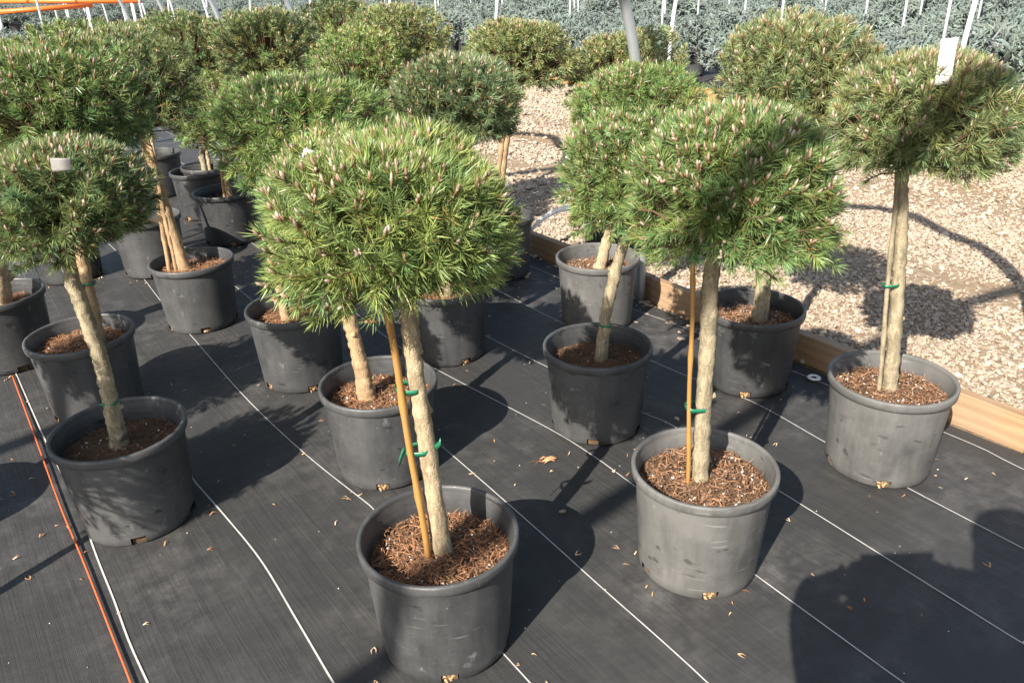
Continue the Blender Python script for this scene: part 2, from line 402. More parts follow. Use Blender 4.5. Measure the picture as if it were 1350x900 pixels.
board(2.320, 2.360, 5.62, 10.4, -0.02, 0.093, M_WOOD, 'timber edging board at the far end of the pine bed', 3)
board(6.56, 6.60, -4, 4.1, -0.02, 0.13, M_WOOD2, 'orange brown timber edging at the foot of the spruce field opposite the dusty grey pot', 4)
board(6.56, 6.60, 4.12, 11.9, -0.02, 0.13, M_WOOD2, 'orange brown timber edging along the middle of the spruce field', 5)
board(6.56, 6.60, 11.92, 24, -0.02, 0.13, M_WOOD2, 'orange brown timber edging along the far spruce rows', 6)

# ------------------------------------------------------------------ gravel
def stone_mesh(seed, sub=2):
    bm = bmesh.new(); bmesh.ops.create_icosphere(bm, subdivisions=sub, radius=1); r = np.random.default_rng(seed)
    pl = [(Vector(r.normal(size=3)).normalized(), r.uniform(0.55, 0.85)) for _ in range(9)]
    for v in bm.verts:
        for nrm, d in pl:
            t = v.co.dot(nrm)
            if t > d: v.co -= nrm*(t-d)*0.9
        v.co.x *= 1.25; v.co.z *= 0.62
    me = bpy.data.meshes.new('stone'); bm.to_mesh(me); bm.free(); me.materials.append(M_STONE)
    return me
STONES = [stone_mesh(s, 1) for s in range(5)]
stone_objs = []
def place_stone(i, px, py, size, label, rz=0.0, flat=1.0):
    p = at_z(px, py); o = obj('stone', STONES[i % 5], loc=(p[0], p[1], size*0.5*flat), rz=rz); o.scale = (size, size*0.8, size*flat)
    stone_objs.append(tag(o, label, 'stone', 'loose pale stones on the fabric')); return o
place_stone(0, 741, 676, 0.010, 'small white stone lying in the round shadow of the pot with two ties', 0.4)
place_stone(1, 271, 438, 0.011, 'pale stone at the drain hole of the pot with twin thin stakes', 0.2)
place_stone(2, 1058, 478, 0.013, 'pale stone beside the timber board near the metal washer', 1.0)
place_stone(3, 892, 553, 0.010, 'white stone in the shade between the shaded pot and the pot with orange stake', 2.0)
place_stone(4, 809, 622, 0.007, 'tiny white pebble on a guide line beside the pot with orange stake', 0.7)

def gn_instances(name, pts, rots, scales, protos, label, cat):
    me = bpy.data.meshes.new(name); me.vertices.add(len(pts)); me.vertices.foreach_set('co', np.asarray(pts, np.float32).ravel())
    for nm, arr in (('irot', rots), ('iscale', scales)):
        a = me.attributes.new(nm, 'FLOAT_VECTOR', 'POINT'); a.data.foreach_set('vector', np.asarray(arr, np.float32).ravel())
    o = obj(name, me); tag(o, label, cat, kind='stuff')
    g = bpy.data.node_groups.new(name, 'GeometryNodeTree')
    g.interface.new_socket('Geometry', in_out='INPUT', socket_type='NodeSocketGeometry'); g.interface.new_socket('Geometry', in_out='OUTPUT', socket_type='NodeSocketGeometry')
    gi = g.nodes.new('NodeGroupInput'); go = g.nodes.new('NodeGroupOutput'); inst = g.nodes.new('GeometryNodeInstanceOnPoints')
    join = g.nodes.new('GeometryNodeJoinGeometry')
    for p in protos:
        oi = g.nodes.new('GeometryNodeObjectInfo'); oi.transform_space = 'ORIGINAL'; oi.inputs['Object'].default_value = p; oi.inputs['As Instance'].default_value = True
        g.links.new(oi.outputs['Geometry'], join.inputs[0])
    inst.inputs['Pick Instance'].default_value = True
    def attr(nm):
        q = g.nodes.new('GeometryNodeInputNamedAttribute'); q.data_type = 'FLOAT_VECTOR'; q.inputs['Name'].default_value = nm; return q.outputs['Attribute']
    g.links.new(gi.outputs[0], inst.inputs['Points']); g.links.new(join.outputs[0], inst.inputs['Instance'])
    e2r = g.nodes.new('FunctionNodeEulerToRotation'); g.links.new(attr('irot'), e2r.inputs[0]); g.links.new(e2r.outputs[0], inst.inputs['Rotation'])
    g.links.new(attr('iscale'), inst.inputs['Scale']); g.links.new(inst.outputs[0], go.inputs[0])
    md = o.modifiers.new('scatter', 'NODES'); md.node_group = g
    return o
def gravel_points():
    r = rng0; out = []
    for (n0, n1, u0, u1, dens, sz) in ((2.39, 4.6, -0.6, 4.0, 6600, 0.0067), (4.6, 6.54, -0.6, 4.0, 3600, 0.0088), (2.39, 6.54, 4.0, 8.5, 1900, 0.012), (2.39, 6.54, 8.5, 16, 420, 0.026), (2.10, 2.31, 1.6, 6, 1500, 0.011)):
        m = int((n1-n0)*(u1-u0)*dens); n = r.uniform(n0, n1, m); u = r.uniform(u0, u1, m)
        # two wheel ruts and a few washed-out patches where sand shows between the stones
        rut = np.exp(-((n-3.52-0.06*np.sin(u*2.2))/0.17)**2)*0.90+np.exp(-((n-4.75-0.08*np.sin(u*1.4))/0.24)**2)*0.72
        for cx, cy, rad in ((5.05, 2.2, 0.42), (4.95, 3.4, 0.40), (5.4, 1.2, 0.4), (4.2, 5.3, 0.4)):
            rut = np.maximum(rut, 0.92*np.exp(-(((n-cx)/(rad*0.55))**2+((u-cy)/rad)**2)))
        keep = r.uniform(0, 1, m) > rut
        n, u = n[keep], u[keep]; s = sz*np.exp(r.normal(0, 0.33, len(n)))
        x = n*NV[0]+u*UV[0]; y = n*NV[1]+u*UV[1]; z = -0.022+s*r.uniform(0.05, 0.75, len(n))
        out.append(np.stack([x, y, z, s], -1))
    return np.vstack(out)
gp = gravel_points()
grot = np.stack([rng0.normal(0, 0.35, len(gp)), rng0.normal(0, 0.35, len(gp)), rng0.uniform(0, 6.28, len(gp))], -1)
gn_instances('gravel', gp[:, :3], grot, gp[:, 3:4]*rng0.uniform(0.75, 1.25, (len(gp), 3)), stone_objs, 'loose cream limestone gravel covering the path', 'gravel')

# ------------------------------------------------------------------ greenhouse frames (bare pipe hoops)
HOOP = np.array([(2.95, -0.05), (2.94, .4), (2.92, .8), (2.87, 1.15), (2.77, 1.5), (2.55, 1.92), (2.15, 2.45), (1.6, 3.0), (.78, 3.86), (-.53, 4.75), (-1.9, 5.38), (-3.3, 5.6)])*0.78
HOOP = np.vstack([HOOP, np.stack([2*HOOP[-1, 0]-HOOP[-2::-1, 0], HOOP[-2::-1, 1]], -1)])
def hoop_mesh(prof, rad, mat, sides=10, m=4, sleeve=1.0):
    p = spline(np.stack([prof[:, 0], 0*prof[:, 0], prof[:, 1]], -1), m); v, f = tube(p, np.where(p[:, 2] > 1.3, rad, rad*sleeve), sides)
    return mesh_from('hoop', v, f, mat, smooth=True)
frame = empty('greenhouse_frame', (0, 0, 0), ANG)
tag(frame, 'bare galvanised hoop house frame arching over the potted pines', 'greenhouse frame')
hm = hoop_mesh(HOOP, 0.035, M_GALV, sleeve=0.58)
U0S = [-2.46, -0.90, 0.66, 2.22, 3.78, 5.34, 6.90, 8.46, 10.02]
for u0 in U0S:
    o = obj('hoop', hm, frame); o.location = (0, u0+0.037, 0); o.rotation_euler = (0, 0, -0.016)
for (n, z) in ((-7.17, 1.5), (-6.85, 2.0)):
    v, f = tube([(n, -2.5, z), (n, 10.06, z)], 0.016, 8); obj('purlin', mesh_from('purlin', v, f, M_GALV, smooth=True), frame)

frame2 = empty('greenhouse_frame', (0, 0, 0), ANG)
tag(frame2, 'pale pipe hoop house frame standing over the blue spruce field across the path', 'greenhouse frame')
prof2 = HOOP.copy(); prof2[:, 0] = 6.68+(2.30-prof2[:, 0]); hm2 = hoop_mesh(prof2, 0.02, M_WHITEPIPE, 8, 3)
for u0 in (0.2, 3.15, 6.18, 9.35, 12.3, 15.4, 18.6, 21.6, 25):
    o = obj('hoop', hm2, frame2); o.location = (0, u0, 0)
pm = mesh_from('support_post', *tube([(0, 0, 0), (0.0, 0, 1.2), (0.05, 0, 2.6)], 0.017, 8), M_WHITEPIPE, smooth=True)
for n, us in ((8.7, (2.3, 4.3, 6.27, 8.2, 10.15, 12.1, 14.1, 18)), (9.7, (3.0, 5.3, 7.6, 9.1, 11.2, 13.3, 15.6)), (10.8, (3.5, 6.45, 7.08, 9.4, 12.36, 16, 20)), (12.4, (4.6, 5.7, 6.54, 8.2, 10.08, 11.32, 14, 17, 21, 24))):
    for u in us:
        o = obj('support_post', pm, frame2); o.location = (n, u, -0.02)
for n, lab, u0s in ((-3.2, 'thin pale pipe frame standing behind the pine bed near the orange rails', (13.2, 15.0, 16.9, 18.6, 20.3, 22.5, 25)), (18.0, 'distant pale pipe frame far across the spruce field', (4, 7, 10, 13, 16, 19, 22, 25, 28, 32))):
    fr = tag(empty('greenhouse_frame', (0, 0, 0), ANG), lab, 'greenhouse frame')
    pf = HOOP.copy(); pf[:, 0] = n+(2.30-pf[:, 0])*(0.75 if n < 0 else 1); m3 = hoop_mesh(pf, 0.018, M_WHITEPIPE, 6, 2)
    for u0 in u0s:
        o = obj('hoop', m3, fr); o.location = (0, u0, 0)
    if n < 0:
        for q in range(9):
            o = obj('support_post', pm, fr); o.location = (n+2.4+0.55*q, 14.0+1.1*((q*7) % 5), 0)

# orange rails far behind the pine bed
def rail(px0, px1, z, Y0, Y1, label):
    a = at_y(*px0, Y0); b = at_y(*px1, Y1)
    root = empty('orange_rail', (a[0], a[1], 0)); tag(root, label, 'rail', 'orange rails behind the bed')
    d = b-a
    v, f = tube([(0, 0, a[2]), (d[0], d[1], b[2])], 0.036, 8); obj('bar', mesh_from('bar', v, f, M_ORPIPE, smooth=True), root)
    for t in (0.06, 0.94):
        v, f = tube([(d[0]*t, d[1]*t, -0.02), (d[0]*t, d[1]*t, a[2]*(1-t)+b[2]*t)], 0.028, 8)
        obj('leg', mesh_from('leg', v, f, M_WHITEPIPE, smooth=True), root)
rail((-25, 2), (186, 2), 0.9, 14.5, 14.5, 'upper long orange rail behind the pine bed')
rail((-12, 17), (122, 7), 0.9, 13.2, 13.9, 'lower slanting orange rail behind the pine bed')

# ------------------------------------------------------------------ potted pines
SEG = 96
HOLES = (3, 22, 41, 60, 79)
def pot_meshes(mat):
    r0, r1 = POT_B/2, 0.1530
    def rz(z): return r0+(r1-r0)*z/0.248
    prof = [(rz(0)-0.010, 0.0), (rz(0)-0.003, 0.0015), (rz(0.004), 0.005), (rz(0.024), 0.024), (rz(0.10), 0.10), (rz(0.18), 0.18), (r1, 0.248)]
    hw = 4
    def skip(i, j): return i in (1, 2) and any(0 <= (j-h) % SEG < hw for h in HOLES)
    v, f = lathe(prof, SEG, skip)
    inner = [(r1-0.003, 0.248), (0.146, 0.20), (rz(0.024)-0.004, 0.024)]
    k = len(v); v2, f2 = lathe(inner, SEG); v += v2; f += [tuple(i+k for i in q)[::-1] for q in f2][::-1]
    k = len(v); v3, f3 = lathe([(rz(0)-0.010, 0.0), (0.001, 0.0)], SEG); v += v3; f += [tuple(i+k for i in q)[::-1] for q in f3]
    body = mesh_from('pot', v, f, mat, smooth=True)
    R = POT_D/2
    lip = [(r1-0.0005, 0.244), (R-0.0035, 0.2475), (R-0.0012, 0.2495), (R-0.0005, 0.258), (R, 0.2665), (R-0.0012, 0.2705), (R-0.0045, 0.2722), (R-0.0085, 0.2715), (R-0.0105, 0.268),
           (R-0.0115, 0.262), (R-0.0113, 0.258), (R-0.0135, 0.254), (R-0.0133, 0.250), (R-0.0152, 0.246), (R-0.0150, 0.242), (R-0.0168, 0.236), (R-0.0170, 0.228), (0.146, 0.20)]
    v, f = lathe(lip, SEG); rim = mesh_from('rim', v, f, mat, smooth=True)
    return body, rim
POTS = {k: pot_meshes(m) for k, m in POT_MATS.items()}
plug = MB()
_r = np.random.default_rng(3)
for i in range(26):
    p = np.array([0, 0, 0.011])+_r.normal(0, 1, 3)*np.array([0.002, 0.006, 0.0045]); d = _r.normal(0, 1, 3)*0.0045; s = np.array([0.0, 0.0022, 0.001])
    plug.add([p-d-s, p+d-s, p+d+s, p-d+s], [(0, 1, 2, 3)], tuple(np.array([0.42, 0.26, 0.13])*_r.uniform(0.4, 1.2)))
v, f = box(-0.012, 0.002, -0.0155, 0.0155, 0.0015, 0.0225); plug.add(v, f, (0.10, 0.065, 0.04))
PLUG = plug.mesh('drain_hole_mulch', M_MULCH)
v, f = box(-0.010, 0.0, -0.0155, 0.0155, 0.0015, 0.0225); PLUG_DARK = mesh_from('drain_hole_soil', v, f, M_SOIL)

def soil_mesh(seed, seg=40, rings=14, mound=0.012):
    r = np.random.default_rng(seed); v = []; f = []; ph = r.uniform(0, 6.28, 6)
    for i in range(rings+1):
        rad = 0.1475*i/rings
        for j in range(seg):
            t = 2*math.pi*j/seg; x, y = rad*math.cos(t), rad*math.sin(t)
            z = 0.205+mound*(1-(rad/0.1475)**2)+0.005*math.sin(x*38+ph[0])*math.sin(y*33+ph[1])+0.003*math.sin(x*90+ph[2]+y*50)+r.normal(0, 0.0014)
            v.append((x, y, z))
    for i in range(rings):
        for j in range(seg):
            k = (j+1) % seg; f.append((i*seg+j, i*seg+k, (i+1)*seg+k, (i+1)*seg+j))
    return mesh_from('soil', v, f, M_SOIL, smooth=True)
def mulch_mesh(seed, nneed, nchip, tint, mound=0.012):
    r = np.random.default_rng(seed); b = MB(); tint = np.array(tint)
    for i in range(nneed):
        rad = 0.140*math.sqrt(r.uniform()); t = r.uniform(0, 6.28)
        p = np.array([rad*math.cos(t), rad*math.sin(t), 0.208+mound*(1-(rad/0.1475)**2)+0.010*r.uniform()**1.5+0.004])
        a = r.uniform(0, 6.28); L = r.uniform(0.005, 0.015); d = np.array([math.cos(a), math.sin(a), r.normal(0, 0.25)])*L
        bend = np.array([-math.sin(a), math.cos(a), 0.3])*r.normal(0, 0.15)*L; w = np.array([-math.sin(a), math.cos(a), r.normal(0, 0.5)])*0.0006
        for q in (p+d, p-d): q[2] = max(q[2], 0.206)
        if np.hypot(*(p+d)[:2]) > 0.147 or np.hypot(*(p-d)[:2]) > 0.147: continue
        col = tuple(np.clip(tint*r.uniform(0.45, 1.35), 0, 1))
        b.add([p-d-w, p-d+w, p+bend+w, p+bend-w, p+d+w*0.4, p+d-w*0.4], [(0, 1, 2, 3), (3, 2, 4, 5)], col)
    for i in range(nchip):
        rad = 0.138*math.sqrt(r.uniform()); t = r.uniform(0, 6.28); s = r.uniform(0.0018, 0.0055)
        p = np.array([rad*math.cos(t), rad*math.sin(t), 0.210+mound*(1-(rad/0.1475)**2)+s*0.3])
        rot = np.linalg.qr(r.normal(size=(3, 3)))[0]; sc = np.array([1, 0.65, 0.35])*s
        vv = np.array([(1, 0, 0), (-1, 0, 0), (0, 1, 0), (0, -1, 0), (0, 0, 1), (0, 0, -1)])*sc@rot+p
        col = (0.62, 0.58, 0.52) if r.uniform() < 0.09 else tuple(np.array([0.19, 0.115, 0.075])*r.uniform(0.3, 1.6))
        b.add(vv, [(0, 2, 4), (2, 1, 4), (1, 3, 4), (3, 0, 4), (2, 0, 5), (1, 2, 5), (3, 1, 5), (0, 3, 5)], col)
    return b.mesh('mulch', M_MULCH)
SOILS = [soil_mesh(s) for s in range(3)]
MULCH = {'straw': [mulch_mesh(s, 1500, 800, (0.33, 0.165, 0.085)) for s in (11, 12)], 'bark': [mulch_mesh(s, 900, 1100, (0.31, 0.165, 0.09)) for s in (13, 14)],
         'dark': [mulch_mesh(s, 330, 220, (0.14, 0.075, 0.045)) for s in (15, 16)]}

def crown_data(seed, R, Zt, Zb, nsh, nn, nl, w, tone, lump=0.13, candle=0.8, up=0.7, candle_len=1.0):
    r = np.random.default_rng(seed)
    zmin = -0.62
    lumps = r.normal(size=(16, 3)); lumps /= np.linalg.norm(lumps, axis=1)[:, None]; amps = r.uniform(-lump*1.25, lump*1.25, 16)
    def shell(m, fac, jit):
        i = np.arange(m)+0.5; z = 1-(1-zmin)*i/m; ph = i*2.399963+r.uniform(0, 6.28)
        d = np.stack([np.sqrt(1-z*z)*np.cos(ph), np.sqrt(1-z*z)*np.sin(ph), z], -1)+r.normal(0, jit, (m, 3)); d /= np.linalg.norm(d, axis=1)[:, None]
        b = np.where(d[:, 2] > 0, Zt, Zb); h = np.hypot(d[:, 0], d[:, 1]); rad = ((h/R)**2.5+(np.abs(d[:, 2])/b)**2.5)**-0.4
        rad *= 1+(np.exp(6*(d@lumps.T-1))*amps).sum(1); rad *= fac*r.uniform(0.90, 1.05, m)
        ax = d*1.0+np.array([0, 0, 1.0])*(up*np.clip(0.55+d[:, 2], 0.25, 1))[:, None]+r.normal(0, 0.22, (m, 3)); ax /= np.linalg.norm(ax, axis=1)[:, None]
        return d*rad[:, None], ax, d
    t1, a1, d1 = shell(nsh, 1.0, 0.05); t2, a2, d2 = shell(int(nsh*0.55), 0.74, 0.09)
    holes = r.normal(size=(7, 3)); holes[:, 2] = np.abs(holes[:, 2])*0.5-0.25; holes /= np.linalg.norm(holes, axis=1)[:, None]
    keep = ~(((d1@holes.T).max(1) > 0.972) & (r.uniform(0, 1, len(d1)) < 0.85)); t1, a1, d1 = t1[keep], a1[keep], d1[keep]
    tip = np.vstack([t1, t2]); ax = np.vstack([a1, a2]); S = len(tip)
    tip = tip-ax*nl*0.45
    Ls = r.uniform(1.1, 1.9, S)*nl
    # needles
    cnt = S*nn; si = np.repeat(np.arange(S), nn)
    t = 1-r.uniform(0, 1, cnt)**1.5*0.95
    A = ax[si]; ref = r.normal(size=(cnt, 3)); P = ref-A*(ref*A).sum(1)[:, None]; P /= np.linalg.norm(P, axis=1)[:, None]
    ang = np.radians(78-50*t**2+r.normal(0, 9, cnt))
    D = A*np.cos(ang)[:, None]+P*np.sin(ang)[:, None]
    base = tip[si]-A*((1-t)*Ls[si])[:, None]
    L = nl*r.uniform(0.72, 1.12, cnt)*r.uniform(0.85, 1.15, S)[si]
    D2 = D+A*r.uniform(0.05, 0.35, cnt)[:, None]+np.array([0, 0, -0.06]); D2 /= np.linalg.norm(D2, axis=1)[:, None]
    mid = base+D*(L*0.5)[:, None]; end = mid+D2*(L*0.5)[:, None]
    W = np.cross(D, r.normal(size=(cnt, 3))); W /= np.linalg.norm(W, axis=1)[:, None]; W *= (w*r.uniform(0.8, 1.2, cnt)*0.5)[:, None]
    V = np.stack([base-W*0.8, base+W*0.8, mid+W, mid-W, end], 1).reshape(-1, 3)
    k = np.arange(cnt)[:, None]*5
    quad = k+np.array([[0, 1, 2, 3]]); tri = k+np.array([[3, 2, 4]])
    loops = np.concatenate([quad, tri], 1).ravel(); starts = (np.arange(cnt)[:, None]*7+np.array([[0, 4]])).ravel(); totals = np.tile([4, 3], cnt)
    tone = np.array(tone)*1.13
    sv = np.clip(r.normal(1, 0.16, S), 0.6, 1.5)[si]*np.clip(r.normal(1, 0.16, cnt), 0.55, 1.5)
    yel = np.clip(r.normal(0, 0.06, S)[si]+r.normal(0, 0.05, cnt), -0.2, 0.25)
    col = tone[None]*sv[:, None]; col[:, 0] *= 1+yel*1.3; col[:, 2] *= 1-yel
    dead = r.uniform(0, 1, cnt) < 0.022; col[dead] = np.array([0.36, 0.20, 0.07])*r.uniform(0.6, 1.2, (dead.sum(), 1))
    C5 = np.stack([col*0.85, col*0.85, col, col, col*1.25+0.008], 1).reshape(-1, 3)
    needles = (V, loops, starts, totals, C5)
    # twigs
    tw = MB()
    origin = np.array([0, 0, -Zb*0.75])
    for i in range(S):
        b0 = tip[i]-ax[i]*Ls[i]; q = origin*0.55+b0*0.45
        vv, ff = tube([tip[i], b0, q], [0.0014, 0.0022, 0.0032], 3, cap=False); tw.add(vv, ff)
    for i in range(12):
        a = i*2*math.pi/12+r.uniform(-0.2, 0.2); e = np.array([math.cos(a)*R*0.62, math.sin(a)*R*0.62, r.uniform(-0.25, 0.5)*Zt])
        vv, ff = tube(spline([origin, (origin+e)*0.5+np.array([0, 0, -0.01]), e], 3), np.linspace(0.008, 0.003, 7), 5, cap=False); tw.add(vv, ff)
    # candles (buds): one leader and side buds at the shoot tips
    cv = []; cf = []; cc = []
    pal = 0.85*np.array([(0.36, 0.27, 0.21), (0.40, 0.32, 0.26), (0.28, 0.18, 0.12), (0.44, 0.38, 0.31), (0.29, 0.20, 0.135), (0.38, 0.29, 0.24)])
    patch = r.normal(size=(7, 3)); patch /= np.linalg.norm(patch, axis=1)[:, None]
    for i in range(len(t1)):
        dens = 0.55+0.9*np.exp(9*(d1[i]@patch.T-1)).max()
        if r.uniform() > 1.45*candle*dens*np.clip(0.5+d1[i][2]*0.8, 0.22, 1): continue
        for b in range(1+r.integers(0, 3)+(3 if r.uniform() < 0.16*dens else 0)):
            L = (r.uniform(0.006, 0.011) if b else r.uniform(0.009, 0.016))*candle_len; rad = r.uniform(0.0021, 0.0031)*(0.85 if b else 1)
            dd = ax[i]*0.7+np.array([0, 0, 0.55])+r.normal(0, 0.14 if b == 0 else 0.42, 3); dd /= np.linalg.norm(dd)
            p0 = tip[i]+ax[i]*nl*(0.10 if b else 0.22)+r.normal(0, 0.002, 3); p = [p0-dd*L*0.7, p0, p0+dd*L*0.3, p0+dd*L*0.7, p0+dd*L]
            vv, ff = tube(p, [rad*0.5, rad*0.8, rad*1.12, rad*0.85, rad*0.15], 6, 0.10, r, cap=False); k = len(cv)
            cv += vv; cf += [tuple(x+k for x in q) for q in ff]
            c = pal[r.integers(0, len(pal))]*r.uniform(0.75, 1.2)
            for q in range(5): cc += [tuple(np.clip(np.array(((0.40, 0.24, 0.12), (0.75, 0.55, 0.42), (0.95, 0.88, 0.84), (1.1, 1.08, 1.06), (1.25, 1.22, 1.18))[q])*c*r.uniform(0.85, 1.15), 0, 1))]*6
    return needles, tw, (cv, cf, cc)
def crown_objects(parent, loc, rz=0.0, data=None):
    needles, tw, (cv, cf, cc) = data
    key = id(data)
    if key not in _CM:
        V, l, s, t, c5 = needles
        _CM[key] = (fast_mesh('crown', V, l, s, t, M_NEEDLE, c5), tw.mesh('twigs', M_TWIG, True), mesh_from('candles', cv, cf, M_CANDLE, np.array(cc), True))
    m = _CM[key]
    o = obj('crown', m[0], parent, loc, rz)
    obj('twigs', m[1], o); obj('candles', m[2], o)['kind'] = 'stuff'
    return o
_CM = {}; KEEP = []

GREEN = {'yellow': (0.195, 0.260, 0.085), 'green': (0.150, 0.220, 0.075), 'olive': (0.178, 0.220, 0.095), 'deep': (0.145, 0.195, 0.078),
         'blue': (0.140, 0.195, 0.090), 'fresh': (0.160, 0.240, 0.078)}
def trunk_obj(root, base_loc, pts, radii, mat, seed, name='trunk', sides=10):
    r = np.random.default_rng(seed); p = spline(pts, 14)-np.array(base_loc)
    n = len(p); p[1:-1] += r.normal(0, 0.0008, (n-2, 3))
    rad = np.interp(np.linspace(0, 1, n), np.linspace(0, 1, len(radii)), radii)*(1+r.normal(0, 0.025, n))
    for q in range(4):
        c0 = r.integers(3, max(4, n-8)); rad = rad*(1+r.uniform(0.04, 0.13)*np.exp(-((np.arange(n)-c0)/0.8)**2))
    rad[:3] *= (1.22, 1.10, 1.03)
    v, f = tube(p, rad, sides, 0.05 if sides > 8 else 0.0, r)
    # stubs of pruned side branches
    for q in range(3):
        c0 = r.integers(3, max(4, n-6)); a = r.uniform(0, 6.28); d = np.array([math.cos(a), math.sin(a), 0.35])
        vv, ff = tube([p[c0], p[c0]+d*rad[c0]*1.05, p[c0]+d*rad[c0]*1.32], [rad[c0]*0.5, rad[c0]*0.42, rad[c0]*0.30], 7); k0 = len(v)
        v = list(v)+list(vv); f = list(f)+[tuple(x+k0 for x in g) for g in ff]
    return obj(name, mesh_from(name, v, f, mat, smooth=True), root), p, rad
def tie(parent, centre, rx, ry, dirn, seed, loose=False, wide=0.009):
    # band of tape wrapped round trunk and stake: stadium loop, slightly skewed
    r = np.random.default_rng(seed); v = []; f = []; m = 28
    dx = np.array(dirn)/np.linalg.norm(dirn); dy = np.array([-dx[1], dx[0], 0])
    for i in range(m):
        t = 2*math.pi*i/m; off = dx*rx*math.copysign(abs(math.cos(t))**0.75, math.cos(t))+dy*ry*math.copysign(abs(math.sin(t))**0.75, math.sin(t))
        sk = 0.0025*math.sin(t+seed)
        for z in (-wide/2, wide/2): v.append(np.array(centre)+off*(1+0.04*math.sin(5*t+seed))+np.array([0, 0, z+sk]))
    for i in range(m):
        a, b = 2*i, 2*((i+1) % m); f.append((a, b, b+1, a+1))
    if loose:
        for sgn, L in ((-1, 0.022), (1, 0.030)):
            k = len(v); p = np.array(centre)+dx*rx*sgn
            for q in range(5):
                s = q/4; e = p+dx*sgn*L*s*0.6+dy*(-0.012*s)+np.array([0, 0, sgn*L*0.9*s*s+0.004*math.sin(4*s)])
                for z in (-wide*0.55, wide*0.55): v.append(e+np.array([0.002*math.sin(3*s+z), 0, z*(1+0.5*s)]))
            for q in range(4): f.append((k+2*q, k+2*q+2, k+2*q+3, k+2*q+1))
    o = obj('tie', mesh_from('tie', v, f, M_TIE, smooth=True), parent)
    md = o.modifiers.new('thick', 'SOLIDIFY'); md.thickness = 0.0012
    return o
def bent_tag(parent, loc, w, h, lean, curl, rz, mat, name='tag'):
    v = []; f = []; m = 7
    for i in range(m):
        s = i/(m-1); a = lean+curl*s
        y = -math.sin(lean+curl*s/2)*h*s; z = math.cos(lean+curl*s/2)*h*s
        for x in (-w/2, w/2): v.append((x, y, z+(0.0 if i < m-1 or x < 0 else 0.0)))
    for i in range(m-1): f.append((2*i, 2*i+1, 2*i+3, 2*i+2))
    o = obj(name, mesh_from(name, v, f, mat, smooth=True), parent, loc, rz)
    md = o.modifiers.new('thick', 'SOLIDIFY'); md.thickness = 0.0008
    return o

